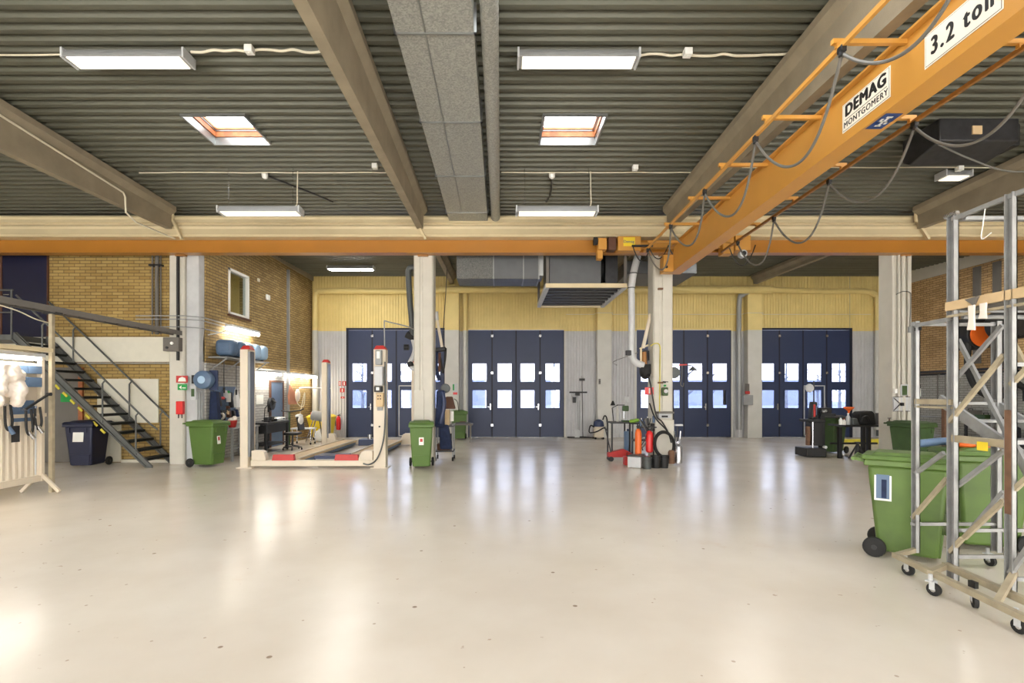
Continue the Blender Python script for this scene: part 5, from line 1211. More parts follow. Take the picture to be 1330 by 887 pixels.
t = thing('shop_vacuum', 'workshop vacuum with blue lid and cream tank by the second pilaster', 'vacuum cleaner', c)
MB().lathe([(.16, .06), (.19, .1), (.19, .42), (.17, .46)], c, 20).build('tank', 'lift', t); MB().lathe([(.195, .46), (.2, .5), (.17, .64), (.1, .7), (.04, .72)], c, 20).build('lid', 'navy', t)
MB().tube(spline([c+Vector((-.18, -.1, .45)), c+Vector((-.32, -.15, .5)), c+Vector((-.35, -.1, .25)), c+Vector((-.1, -.25, .3)), c+Vector((.15, -.2, .42)), c+Vector((.3, -.05, .35)), c+Vector((.3, 0, .75)), c+Vector((.22, 0, .85)), c+Vector((.15, 0, .7))], 5), .025, n=8).build('hose', 'black_rubber', t)
for k in range(4): MB().ball(c+Vector((.2*math.cos(k*PI/2+.8), .2*math.sin(k*PI/2+.8), .04)), .04, n=10).build('castor', 'black_rubber', t)
yy = YB-.355
t = thing('wall_switch', 'small dark switch on the second pilaster above the vacuum', 'switch', W(779, 499, yy)); MB().box(XA(777.5, yy), XA(780, yy), yy-.02, yy, ZA(499, yy), ZA(492, yy)).build('case', 'grey_board', t); MB().box(XA(778.2, yy), XA(779.4, yy), yy-.03, yy-.02, ZA(496.5, yy), ZA(495, yy)).build('button', 'black', t)
cable('wall_cable', [(XA(774, YB), YB-.08, ZA(473.5, YB)), (XA(800, YB), YB-.08, ZA(474.5, YB)), (XA(812, 14), 15.5, ZA(470, 15.5)), (XA(830, 12.5), 12.6, ZA(458, 12.6))], .008, 'cable', 'thin cable strung from the second pilaster to the crowded pillar')
yy = YB-.36
t = thing('notice_box', 'grey notice box with red label on the third pilaster', 'box', W(970, 526, yy)); MB().box(XA(964.5, yy), XA(977, yy), yy-.08, yy, ZA(526, yy), ZA(513, yy)).build('case', 'grey', t, bevel=.01); MB().box(XA(968, yy), XA(973, yy), yy-.02, yy, ZA(512, yy), ZA(498.5, yy)).build('panel', 'grey_board', t); MB().box(XA(967.5, yy), XA(973.5, yy), yy-.03, yy, ZA(511.5, yy), ZA(508, yy)).build('label_plate', 'red', t)

# ================================================================== CROWDED PILLAR
Yp = 12.35
Q = lambda px, py, Y=Yp: W(px, py, Y)
t = thing('exhaust_pipe', 'pale exhaust pipe hanging left of the crowded pillar', 'pipe', Q(819, 470))
MB().tube([Q(828, 333, 12.6), Q(822, 358), Q(820, 374)], .085, n=14).build('upper_hose', 'light_grey', t)
MB().tube(spline([Q(820, 374), Q(820.5, 420), Q(820, 455), Q(822, 466), Q(828, 472), Q(836, 474)], 6), [.08]*31, n=14).build('pipe_run', 'light_grey', t)
for py in (355, 374): MB().cyl(Q(820+(374-py)*.12, py-.6), Q(820+(374-py)*.12, py+.6), .095, n=14).build('joint_band', 'hose_dark', t)
MB().cyl(Q(817, 374, Yp+.01), Q(817, 374, Yp-.01), .01, n=6).build('rivet', 'chrome', t)
MB().box(XA(811.5, Yp), XA(818, Yp), Yp-.15, Yp-.05, ZA(462, Yp), ZA(455.5, Yp)).build('damper_box', 'black', t, bevel=.01)
t = thing('extraction_boom', 'pale swing arm with orange reel and dark hose bundle on the crowded pillar', 'hose arm', Q(838, 490))
MB().bar(Q(845, 408), Q(835, 452), .08, .06).build('arm', 'lift', t, bevel=.01)
MB().bar(Q(832.5, 452), Q(832.5, 474), .04, .04).bar(Q(831, 453), Q(842, 448), .05, .04).build('frame', 'cream', t)
MB().lathe([(.05, -.06), (.14, -.05), (.14, .05), (.05, .06)], Q(838, 462, 12.5), 20, 'y').build('reel', 'dark_steel', t)
MB().cyl(Q(836.5, 457), Q(837.5, 473), .055, n=12).build('float', 'orange_dark', t)
MB().ball(Q(838, 482, 12.4), .14, .12, .2, 14).frustum(XA(832, 12.4), XA(846, 12.4), 12.3, 12.5, ZA(486, 12.4), XA(831, 12.4), XA(845, 12.4), 12.3, 12.5, ZA(473, 12.4)).build('hose_bundle', 'black_rubber', t, bevel=.03)
MB().tube(spline([Q(841, 485), Q(845, 500, 12.0), Q(852, 538, 11.9), Q(860, 548, 11.9), Q(868, 562, 11.9), Q(872, 575, 11.9)], 6), .018, n=8).build('air_line', 'cable_black', t)
cp = COL[3.83]
MB().tube(spline([(XA(846, 12), 12.08, ZA(449, 12.05)), (XA(852, 12), 12.05, ZA(446, 12.05)), (XA(858, 12), 12.06, ZA(449, 12.05)), (XA(858.5, 12), 12.08, ZA(470, 12.05)), (XA(858, 12), 12.08, ZA(540, 12.05))], 6), .012, n=6).build('yellow_pipe_run', 'safety_yellow', cp)
for z_ in (ZA(497, 12.05), ZA(375, 12.05)): MB().box(XA(855, 12.05), XA(861, 12.05), 12.02, 12.1, z_-.02, z_+.02).build('pipe_clip', 'rust', cp)
t = thing('red_sign_board', 'red sign board on the left side of the crowded pillar', 'sign', Q(843, 512, 12.05)); MB().box(XA(837.5, 12.05), XA(848.5, 12.05), 12.03, 12.045, ZA(512.5, 12.05), ZA(503, 12.05)).build('plate', 'red_bright', t); MB().box(XA(842.3, 12.05), XA(844, 12.05), 12.02, 12.03, ZA(511, 12.05), ZA(504, 12.05)).build('stripe', 'paper', t)
t = thing('green_valve_box', 'green regulator box on the front of the crowded pillar', 'valve', Q(864, 515, 12.05)); MB().box(XA(860, 12), XA(867.5, 12), 11.96, 12.08, ZA(514, 12.05), ZA(503, 12.05)).build('case', 'green_dark', t, bevel=.02); MB().cyl((XA(864, 12), 11.96, ZA(508, 12)), (XA(864, 12), 11.93, ZA(508, 12)), .045, n=16).build('gauge', 'light_grey', t); MB().cyl((XA(864, 12), 12.02, ZA(502, 12)), (XA(864, 12), 12.02, ZA(499.5, 12)), .03, n=10).build('knob', 'green_sign', t)
t = thing('wall_tap', 'dark tap handle above the green regulator box', 'tap', Q(864, 499, 12.05)); MB().cyl((XA(864, 12), 12.1, ZA(496.5, 12)), (XA(864, 12), 12.0, ZA(496.5, 12)), .02, n=8).build('spout', 'dark_steel', t); MB().bar((XA(861, 12), 12.01, ZA(495.5, 12)), (XA(868, 12), 12.01, ZA(496, 12)), .02).build('lever', 'black', t)
t = thing('pillar_shelf', 'dirty pale shelf bracket across the crowded pillar above the hose coil', 'shelf', Q(862, 542, 12.0)); MB().box(XA(853, 12), XA(873, 12), 11.85, 12.09, ZA(537, 12), ZA(534.5, 12)).build('board', 'grey_board', t); MB().box(XA(855, 12), XA(872, 12), 11.98, 12.08, ZA(543, 12), ZA(537, 12)).build('box_under', 'light_grey', t, bevel=.01); MB().box(XA(859, 12), XA(867, 12), 11.97, 11.98, ZA(542, 12), ZA(539.5, 12)).build('slot', 'black', t)
t = thing('bench_grinder', 'round dark grinding disc on the right side of the crowded pillar', 'grinder', Q(875, 492)); MB().lathe([(.03, -.06), (.13, -.05), (.14, 0), (.13, .05), (.03, .06)], W(875.5, 484, 12.3), 24, 'y').build('disc', 'hose_dark', t); MB().bar(W(870, 476, 12.3), W(876, 480, 12.3), .04).build('arm', 'black', t)
t = thing('swing_lamp', 'hanging lamp shade on a red and grey arm right of the crowded pillar', 'lamp', W(899, 481, 12.3)); MB().cyl(W(871, 474, 12.3), W(884, 474, 12.3), .015, n=8).build('arm', 'grey', t); MB().bar(W(882, 474, 12.3), W(892, 473.6, 12.3), .035).build('sleeve', 'red', t); MB().tube([W(892, 474, 12.3), W(899, 475, 12.3), W(900, 477, 12.3)], .014, n=8).build('elbow', 'dark_steel', t); MB().lathe([(.02, .07), (.04, .05), (.1, -.01), (.095, -.02), (.02, .03)], W(900, 480, 12.3), 18).build('lamp_shade', 'hose_dark', t)
MB().tube(spline([W(886, 474, 12.3), W(885.5, 490, 12.3), W(884, 499, 12.3), W(887, 502, 12.3), W(888, 497, 12.3)]), .009, n=6).build('cord', 'cable', t)
# tall pipe right of the pillar
cable('upright_pipe', [W(874, 505, 12.2), W(874.5, 560, 12.2), W(874, 590, 12.2)], .02, 'cable_black', 'thin dark upright pipe at the right edge of the crowded pillar', 'pipe', sp=False)
# coil
t = thing('hose_coil', 'large black hose coil leaning on the foot of the crowded pillar', 'hose', W(862, 590, 11.85))
c = W(862, 577, 11.85)
for k, rad in enumerate((.23, .25, .215, .24)):
    MB().tube([c+Vector((rad*math.cos(a)*(.95), -.03*k+.05*math.sin(a), rad*1.22*math.sin(a))) for a in [i*2*PI/32 for i in range(32)]], .017, n=8, closed=True).build('coil_turn', 'black_rubber', t, smooth=80)
MB().tube(spline([c+Vector((.2, -.1, .1)), c+Vector((.02, -.1, .35)), c+Vector((-.2, 0, .62)), c+Vector((-.3, .1, .95))]), .016, n=8).build('tail', 'black_rubber', t)
# red, orange cylinders on welding cart
t = thing('welding_cart', 'small black cart carrying the orange and red cylinders at the crowded pillar', 'cart', W(838, 588, 12.0))
MB().box(XA(822, 12), XA(851, 12), 11.85, 12.1, .12, .16).build('deck', 'black', t)
for px in (824, 849): MB().cyl((XA(px, 12)-.02, 11.9, .08), (XA(px, 12)+.02, 11.9, .08), .08, n=16).build('wheel', 'black_rubber', t)
MB().tube([(XA(823, 12), 12.08, .16), (XA(823, 12), 12.08, .95), (XA(850, 12), 12.08, .95), (XA(850, 12), 12.08, .16)], .015, n=8).build('frame', 'black', t)
MB().box(XA(822, 12), XA(851, 12), 12.0, 12.1, .55, .6).build('strap', 'dark_steel', t)
def gas(px, Y, z0, z1, rad, mm, lab, cap='dark_steel'):
    x = XA(px, Y); t = thing('gas_cylinder', lab, 'gas cylinder', (x, Y, z0))
    h = z1-z0
    MB().lathe([(rad*.7, 0), (rad, .03), (rad, h*.74), (rad*.8, h*.84), (rad*.35, h*.9)], (x, Y, z0), 20).build('cylinder', mm, t)
    MB().cyl((x, Y, z0+h*.88), (x, Y, z1), rad*.3, n=10).cyl((x-rad*.6, Y, z1-.03), (x+rad*.6, Y, z1-.03), .012, n=8).build('valve', cap, t)
gas(829, 11.92, .16, .93, .075, 'orange_plastic', 'orange gas cylinder on the cart at the crowded pillar')
gas(843.5, 11.92, .3, .86, .085, 'red_bright', 'bright red cylinder beside the orange one at the crowded pillar')
gas(880.5, 12.0, .02, .55, .1, 'chrome', 'silver cylinder on the floor right of the hose coil', cap='chrome')
t = thing('regulator_stack', 'chrome regulator frame above the silver cylinder', 'frame', W(880, 575, 12.0)); MB().tube([W(876, 560, 12), W(877, 573, 12), W(883, 575, 12), W(884, 560, 12)], .015, n=6).build('frame', 'chrome', t); MB().box(XA(876, 12), XA(886, 12), 11.95, 12.05, ZA(553, 12), ZA(551, 12)).build('plate', 'light_grey', t); MB().cyl(W(880, 553, 12), W(880, 574, 12), .012, n=6).build('rod', 'dark_steel', t)
tag(MB().lathe([(.07, 0), (.075, .02), (.07, .2), (.075, .25), (.05, .3)], W(872, 602, 11.55)*1, 16).build('brown_pot', 'rust'), 'rusty brown pot on the floor beside the silver cylinder', 'pot')
def bucket(px, Y, rad, h, mm, lab):
    x = XA(px, Y); t = thing('bucket', lab, 'bucket', (x, Y, 0)); MB().lathe([(rad*.8, 0), (rad, h), (rad*1.06, h), (rad*1.06, h+.02), (rad*.92, h+.02), (rad*.75, .03)], (x, Y, 0), 20).build('shell', mm, t); MB().tube(spline([(x-rad, Y, h), (x-rad*.6, Y-rad*.9, h-.04), (x+rad*.6, Y-rad*.9, h-.04), (x+rad, Y, h)]), .005, n=5).build('handle', 'dark_steel', t)
bucket(840.5, 11.35, .1, .24, 'hose_dark', 'dark grey bucket next to the grey box at the crowded pillar')
bucket(852, 11.5, .12, .26, 'black', 'black bucket in front of the hose coil, left one')
bucket(862.5, 11.5, .11, .26, 'black', 'black bucket in front of the hose coil, right one')
t = thing('grey_box', 'light grey battery box on the floor in front of the welding cart', 'box', W(827, 600, 11.5))
MB().cbox((XA(826, 11.6), 11.6, .13), .3, .34, .24, rz=-.5).build('box_body', 'light_grey', t, bevel=.012); MB().cbox((XA(826, 11.6), 11.6, .265), .31, .35, .03, rz=-.5).build('lid', 'hose_dark', t, bevel=.008); MB().cbox((XA(826, 11.6)-.09, 11.47, .15), .14, .02, .1, rz=-.5).build('label_plate', 'paper', t)
for k, (px, Y, mm, lab) in enumerate(((818, 12.0, 'red', 'dark red toolbox left of the cart at the crowded pillar'), (834, 11.75, 'red', 'dark red petrol can in front of the orange cylinder'))):
    x = XA(px, Y); t = thing('red_toolbox', lab, 'toolbox', (x, Y, 0.0)); MB().box(x-.14, x+.14, Y-.1, Y+.1, 0, .24 if k else .2).build('case', mm, t, bevel=.02); MB().tube([(x-.07, Y, .2), (x-.07, Y, .28), (x+.07, Y, .28), (x+.07, Y, .2)], .01, n=6).build('handle', 'black', t)
# black table with red trolley
Yt = 13.4; a, b = XA(790.5, Yt), XA(817, Yt)
t = thing('welding_table', 'black welding table with clamps left of the crowded pillar', 'table', ((a+b)/2, Yt, 0))
MB().box(a, b, Yt-.3, Yt+.3, .9, .93).build('tabletop', 'dark_steel', t)
for x_ in (a+.03, b-.05):
    for y_ in (Yt-.27, Yt+.27): MB().box(x_-.018, x_+.018, y_-.018, y_+.018, 0, .9).build('leg', 'black', t)
t = thing('drill_press', 'slim drill press with green column on the welding table', 'drill press', W(812, 547, Yt)); zt_ = .93
MB().box(XA(808, Yt), XA(816, Yt), Yt-.1, Yt+.1, zt_, zt_+.04).build('base', 'green_dark', t); MB().cyl((XA(812.5, Yt), Yt, zt_), (XA(812.5, Yt), Yt, zt_+.65), .025, n=10).build('column', 'light_grey', t); MB().box(XA(808.5, Yt), XA(816, Yt), Yt-.08, Yt+.06, zt_+.28, zt_+.42).build('head', 'green_dark', t, bevel=.02); MB().box(XA(812, Yt), XA(816, Yt), Yt-.05, Yt+.05, zt_+.5, zt_+.66).build('motor', 'light_grey', t, bevel=.02); MB().cyl((XA(810, Yt), Yt-.05, zt_+.28), (XA(810, Yt), Yt-.05, zt_+.1), .012, n=8).build('chuck', 'chrome', t)
t = thing('grey_bottle', 'tall pale bottle on the welding table', 'bottle', W(802, 547, Yt)); MB().lathe([(.03, 0), (.035, .02), (.035, .3), (.015, .36), (.015, .42)], (XA(802, Yt), Yt, .93), 14).build('body', 'pilaster', t); MB().cyl((XA(802, Yt), Yt, 1.35), (XA(802, Yt), Yt, 1.38), .018, n=8).build('cap', 'black', t)
t = thing('angle_lamp', 'black lamp on thin arm over the left of the welding table', 'lamp', W(796, 547, Yt)); MB().tube([W(797, 547, Yt), W(795, 530, Yt), W(802, 526, Yt), W(812, 526, Yt)], .012, n=6).build('arm', 'black', t); MB().lathe([(.02, .07), (.07, -.05), (.06, -.05), (.015, .05)], W(796, 524, Yt), 14).build('lamp_head', 'black', t)
t = thing('table_clutter', 'yellow-green rag and bits at the right end of the welding table', 'rag', W(822, 548, 12.9)); MB().ball(W(822, 547, 12.9), .1, .1, .05, 12).ball(W(827, 546, 12.9), .07, .06, .05, 12).build('rag_body', 'lime', t, smooth=80); MB().box(XA(819, 12.9), XA(830, 12.9), 12.8, 13.0, .9, .935).build('tray', 'dark_steel', t)
for x_ in (XA(819.5, 12.9), XA(829.5, 12.9)): MB().cyl((x_, 12.9, .0), (x_, 12.9, .9), .012, n=6).build('stand_leg', 'grey', t)
t = thing('blue_cylinder_pack', 'blue drum standing behind the tools left of the crowded pillar', 'drum', W(817, 575, 13.2)); MB().lathe([(.1, 0), (.11, .02), (.11, .55), (.1, .57)], (XA(816, 13.3), 13.3, .12), 18).build('shell', 'steel_blue', t); MB().lathe([(.04, 0), (.04, .06)], (XA(816, 13.3), 13.3, .69), 10).build('cap', 'navy', t); MB().box(XA(812, 13.3), XA(820, 13.3), 13.15, 13.45, 0, .12).build('plinth', 'black', t)
t = thing('red_trolley_jack', 'red trolley jack on the floor under the welding table', 'jack', W(803, 580, 12.7)); x = XA(804, 12.7)
MB().prism([(x-.28, .1), (x+.3, .1), (x+.3, .2), (x+.1, .3), (x-.28, .2)], 12.6, 12.8, 'y').build('chassis', 'red', t, bevel=.01)
for q in (-.22, .24): MB().cyl((x+q, 12.56, .06), (x+q, 12.84, .06), .06, n=14).build('wheel', 'black', t)
MB().cyl((x-.2, 12.7, .2), (x-.35, 12.7, .85), .014, n=8).build('handle', 'dark_steel', t)
rr = random.Random(21)
for k in range(7):
    a0 = W(836+rr.uniform(-10, 12), 550, 12.05); e = W(a0.x*0+840+rr.uniform(-12, 18), 585, 11.95)
    mid = (a0+e)/2 + Vector((rr.uniform(-.15, .15), -.1, rr.uniform(-.1, .15)))
    cable('loose_hose', [a0+Vector((0, 0, .12)), mid, e], .011, 'cable_black' if k % 3 else 'cable', 'tangled thin hose around the cylinders of the crowded pillar', 'hose', group='tangled hoses at the crowded pillar')
for k, (px, py, mm, lab) in enumerate(((833, 551, 'steel_blue', 'blue spray can above the orange cylinder'), (841, 549, 'dark_steel', 'dark spray can between the two cylinders'), (849, 546, 'steel_blue', 'blue-grey spray can beside the pillar edge'))):
    p = W(px, py+3, 12.05); t = thing('spray_can', lab, 'spray can', p); MB().lathe([(.028, 0), (.03, .01), (.03, .15), (.018, .17)], p, 14).build('can', mm, t); MB().cyl(p+Vector((0, 0, .17)), p+Vector((0, 0, .2)), .012, n=8).build('cap', 'white', t)
t = thing('can_shelf', 'thin black shelf holding spray cans at the crowded pillar', 'shelf', W(841, 552, 12.05)); MB().box(XA(830, 12.05), XA(852, 12.05), 11.98, 12.12, ZA(555.5, 12.05), ZA(554, 12.05)).build('board', 'black', t); MB().box(XA(846, 12.05), XA(852, 12.05), 12.1, 12.14, ZA(560, 12.05), ZA(550, 12.05)).build('bracket', 'black', t)
# ================================================================== MOBILE SCAFFOLD STAIR
r = thing('mobile_scaffold', 'tall galvanised mobile access stair on castors at the right edge', 'scaffold', (4.3, 4.4, 0))
X0 = 3.95; X1 = 4.75
yA, yB, yC = 4.93, 4.48, 3.94
def post(x, y, z0, z1, w=.075, d=.05, m_='alu', nm='post'):
    m = MB(); m.box(x-d/2, x+d/2, y-w/2, y-w/2+.008, z0, z1).box(x-d/2, x+d/2, y+w/2-.008, y+w/2, z0, z1).box(x+d/2-.008, x+d/2, y-w/2, y+w/2, z0, z1)
    return m.build(nm, m_, r)
post(X0+.04, yA, .15, 2.37, .06, .04); post(X0, yB, .05, 3.23, .075, .045); p3 = post(X0-.03, yC, .12, 3.22, .065, .04)
post(X1+.02, yA, .15, 2.37, .07); post(X1, yB, .12, 3.23, .09)
MB().box(X0-.058, X0-.055, yC-.03, yC+.02, .75, 1.55).build('rust_stain', 'rust', p3)
def br(a, b, m_='alu_cream', w=.028, h=.034, nm='brace'): return MB().bar(a, b, w, h).build(nm, m_, r)
Z = lambda px, py, X: S(px, py, X)
br(Z(1233, 548, X0), Z(1304, 461, X0-.03)); br(Z(1185, 673, X0+.04), Z(1230, 621.5, X0)); br(Z(1238, 635, X0+.05), Z(1304, 585, X0), 'alu'); br(Z(1189, 615, X0+.045), Z(1226, 588, X0+.04), 'alu')
br(Z(1252, 699, X0+.02), Z(1304, 650, X0)); br(Z(1255, 695.6, X0+.08), Z(1304, 639, X0+.05), 'alu'); br(Z(1234, 717, X0), Z(1250, 699, X0))
br(Z(1244.5, 441, X1-.3), Z(1302, 552.5, X1-.3), 'alu'); br(Z(1239.5, 493.7, X1-.35), Z(1302.4, 422.6, X1-.35), 'alu'); br(Z(1302, 552.5, X1-.3), Z(1345, 640, X1-.3), 'alu')
br(Z(1313, 500, X0-.02), Z(1350, 462, X0-.02)); br(Z(1313, 640, X0-.02), Z(1350, 606, X0-.02)); br(Z(1312, 745, X0-.03), Z(1350, 690, X0-.03), 'alu')
br(Z(1312, 438, X0+.2), Z(1350, 510, X0+.2)); br(Z(1310, 560, X0+.3), Z(1350, 640, X0+.3), 'alu')
# horizontals along y
def hb(y0, y1, z, x0=X0, x1=None, m_='alu_cream', h=.05): return MB().bar((x0, y0, z), (x0 if x1 is None else x1, y1, z), .03, h).build('rail', m_, r)
hb(yA, yB, 1.60, X0+.04, X0); hb(yA, yB, 1.55, X0+.042, X0+.02, h=.02)
hb(yB, yC, 1.285, X0, X0-.03, h=.06)
MB().cbox((X0-.06, 4.14, 1.25), .006, .09, .07).build('yellow_tag', 'yellow', r)
hb(yB, yC-1.2, 3.2, X0, X0-.05, 'alu', .035); MB().tube([(X0-.01, yB-.06, 3.24), (X0-.01, yB+.06, 3.24)], .022, n=8).build('rail_cap', 'chrome', r)
hb(yA, yB, 2.33, X0+.04, X0, 'alu', .035); MB().box(X0+.05, X0+.045, yA-.06, yA+.02, 2.28, 2.31).build('clamp', 'black', r)
# cross pieces along x
for (y, z_) in ((yA, 2.34), (yB, 3.2), (yB, 2.4), (yA, .42), (yB, .48), (yB, .25), (yC, .43), (yC, .25), (yC, 1.3), (yC, 1.9)):
    MB().bar((X0, y, z_), (X1+.05, y, z_), .025, .03).build('rail', 'alu', r)
# platform
pf = MB().box(X0-.0, X1+.05, yC-.5, yB, 2.40, 2.46).build('platform', 'grey_board', r)
MB().box(X0-.05, X0-.015, yC-.9, yB+.02, 2.40, 2.475).build('toe_board', 'plywood', pf); MB().box(X0-.04, X0-.01, yC-.9, yB+.02, 2.34, 2.36).build('edge_rail', 'alu_cream', pf)
# bent hand rails
def bent(zt, dz, x, y0=4.42, y1=4.12, ex=.5):
    return MB().tube(spline([(x, y0, zt), (x+.1, y0, zt), (x+.46, y0, zt), (x+.54, y0-.02, zt-.02), (x+.6, y0-.05, zt-.12), (x+1.0, y0-.3, zt-dz)], 5), .019, n=8).build('hand_rail', 'alu', r)
bent(3.19, .9, X0+.046); bent(2.34, .7, X0+.05, 4.44)
hr = MB().box(X0+.62, X0+.68, 4.28, 4.36, 3.02, 3.06).build('red_tape', 'red', r)
# stair stringers + treads
for x in (4.32, 4.78):
    MB().bar((x, 5.05, 1.62), (x, 3.55, .75), .03, .1).build('stringer', 'alu', r)
for k in range(6):
    t_ = k/5.0; y = 5.0-1.35*t_; z_ = 1.58-.78*t_
    MB().box(4.33, 4.77, y-.09, y+.09, z_-.012, z_+.012).build('tread', 'alu', r)
# base
MB().bar((3.70, 4.82, .16), (3.52, 3.30, .16), .045, .045).build('base_beam', 'alu_cream', r)
MB().bar((3.9, 4.5, .17), (3.76, 3.30, .17), .05, .05).build('base_beam', 'alu_cream', r)
MB().bar((3.60, 4.30, .17), (3.9, 4.48, .17), .04, .04).build('base_beam', 'alu_cream', r)
MB().bar((3.70, 4.8, .16), (3.99, 4.93, .17), .04, .04).build('base_beam', 'alu_cream', r)
MB().bar((3.58, 3.7, .16), (3.95, 3.94, .3), .04, .04).build('base_beam', 'alu_cream', r)
def castor(x, y, a=0.0):
    c = MB().cyl((x, y, .115), (x, y, .17), .016, n=10).cbox((x, y, .115), .06, .05, .012, rz=a)
    for s in (-1, 1): c.cbox((x+s*.022*math.cos(a)+.02*math.sin(a), y+s*.022*math.sin(a)-.02*math.cos(a), .085), .004, .04, .07, rz=a)
    f = c.build('castor', 'light_grey', r)
    ax = Vector((math.cos(a), math.sin(a), 0)); cc = Vector((x+.025*math.sin(a), y-.025*math.cos(a), .052))
    MB().cyl(cc-ax*.016, cc+ax*.016, .052, n=20).build('wheel', 'black_rubber', f, bevel=.004); MB().cyl(cc-ax*.019, cc+ax*.019, .02, n=12).build('hub', 'chrome', f)
castor(3.75, 4.75, .3); castor(3.58, 4.27, .4); castor(3.72, 4.03, -.5); castor(3.62, 3.6, .2); castor(4.75, 5.0, .1); castor(4.75, 3.6, .2)
MB().box(3.7, 3.73, 4.0, 4.06, .15, .2).build('brake_pedal', 'black', r)
# gloves hung
for k, (px, lab) in enumerate(((1261, 'longer cream cloth strip hanging from the scaffold platform edge'), (1276, 'shorter cream cloth strip hanging right of the longer one on the scaffold'))):
    p = S(px, 397, X0-.075); h = .2 if k == 0 else .12
    tag(MB().prism([(p.y-.03, 2.405), (p.y+.03, 2.405), (p.y+.025, 2.405-h*.6), (p.y+.04, 2.405-h), (p.y-.03, 2.405-h-.01), (p.y-.025, 2.405-h*.5)], X0-.075, X0-.06, 'x').build('cloth_strip', 'cloth', bevel=.004), lab, 'cloth')
tag(MB().prism([(S(1255, 395, X0-.06).y, 2.46), (S(1272, 393, X0-.06).y, 2.47), (S(1266, 400, X0-.06).y, 2.4)], X0-.075, X0-.055, 'x').build('folded_paper', 'grey_board'), 'folded grey paper tucked on the scaffold platform edge above the strips', 'paper')
cable('wire_tie', [S(1280, 265, X0-.01), S(1279, 275, X0), S(1277, 290, X0), S(1275, 310, X0+.03), S(1288, 302, X0+.05)], .004, 'white', 'thin white wire hanging from the top rail of the scaffold', 'wire')
# rubbish behind / in bins
t = thing('cardboard_scrap', 'orange-brown rag and cardboard scraps lying on the lid behind the scaffold', 'rubbish', (5.25, 5.6, 1.1))
MB().frustum(5.2, 5.5, 5.5, 5.75, 1.085, 5.25, 5.45, 5.55, 5.7, 1.13).build('cardboard', 'wood', t); MB().ball((5.1, 5.62, 1.11), .09, .08, .035, 12).build('rag', 'orange_plastic', t, smooth=80)
cable('blue_tube', [(4.75, 5.85, 1.1), (5.1, 5.85, 1.13), (5.6, 5.8, 1.13)], .045, 'steel_blue', 'blue-grey tube lying across the bins behind the scaffold', 'tube', n=12)

# ================================================================== RIGHT PILLAR AREA
Yt = 13.6
K = lambda px, py, Y=Yt: W(px, py, Y)
t = thing('tool_post_trolley', 'black tyre tool trolley with a round lamp in front of the rightmost gate', 'trolley', (XA(1053, Yt), Yt, 0))
MB().box(XA(1040, Yt), XA(1065, Yt), Yt-.28, Yt+.28, .02, .24).build('base', 'black', t, bevel=.015)
MB().box(XA(1046, Yt), XA(1050, Yt), Yt-.1, Yt+.0, .3, .8).build('red_column', 'rust', t, bevel=.01)
MB().box(XA(1051, Yt), XA(1063, Yt), Yt-.15, Yt+.15, .3, .92).build('cabinet', 'black', t, bevel=.01)
MB().cyl((XA(1051, Yt), Yt-.15, .24), (XA(1051, Yt), Yt-.15, .92), .02, n=10).build('pole', 'chrome', t)
MB().box(XA(1044, Yt), XA(1066, Yt), Yt-.22, Yt+.22, .92, .99).build('top_tray', 'black', t, bevel=.01)
MB().frustum(XA(1051.5, Yt), XA(1060, Yt), Yt-.1, Yt+.1, .99, XA(1053, Yt), XA(1059.5, Yt), Yt-.08, Yt+.08, 1.45).build('upright_case', 'black', t, bevel=.03)
MB().box(XA(1053.5, Yt), XA(1056, Yt), Yt-.115, Yt-.09, 1.05, 1.38).build('red_side', 'red', t, bevel=.01)
MB().box(XA(1056.5, Yt), XA(1057.5, Yt), Yt-.12, Yt-.1, 1.1, 1.35).build('case_strip', 'steel_blue', t)
MB().cyl((XA(1058.5, Yt), Yt+.05, .99), (XA(1058.5, Yt), Yt+.05, 2.0), .018, n=8).build('pole', 'dark_steel', t)
MB().lathe([(.02, -.03), (.1, -.03), (.115, 0), (.1, .03), (.02, .03)], (XA(1051.5, Yt), Yt, ZA(504, Yt)), 22, 'y').build('lamp_disc', 'light_grey', t)
MB().bar((XA(1052, Yt), Yt+.03, ZA(504, Yt)), (XA(1058.5, Yt), Yt+.05, ZA(500, Yt)), .025).build('arm', 'dark_steel', t)
MB().cyl((XA(1064, Yt), Yt-.2, .27), (XA(1064, Yt), Yt-.28, .27), .04, n=12).build('knob', 'light_grey', t)
t = thing('air_compressor', 'black machine with a silver motor on the shelf right of the round lamp', 'machine', K(1073, 545))
MB().box(XA(1062, Yt), XA(1081, Yt), Yt-.15, Yt+.15, ZA(540, Yt), ZA(537, Yt)).build('shelf', 'black', t)
MB().box(XA(1063, Yt), XA(1077, Yt), Yt-.12, Yt+.12, ZA(537, Yt), ZA(529.5, Yt)).build('housing', 'black', t, bevel=.02)
MB().cyl(K(1067, 535, Yt-.14), K(1073, 533.5, Yt-.14), .045, n=14).build('motor', 'chrome', t)
MB().box(XA(1064, Yt), XA(1070, Yt), Yt-.05, Yt+.05, .24, ZA(540, Yt)).build('support', 'black', t)
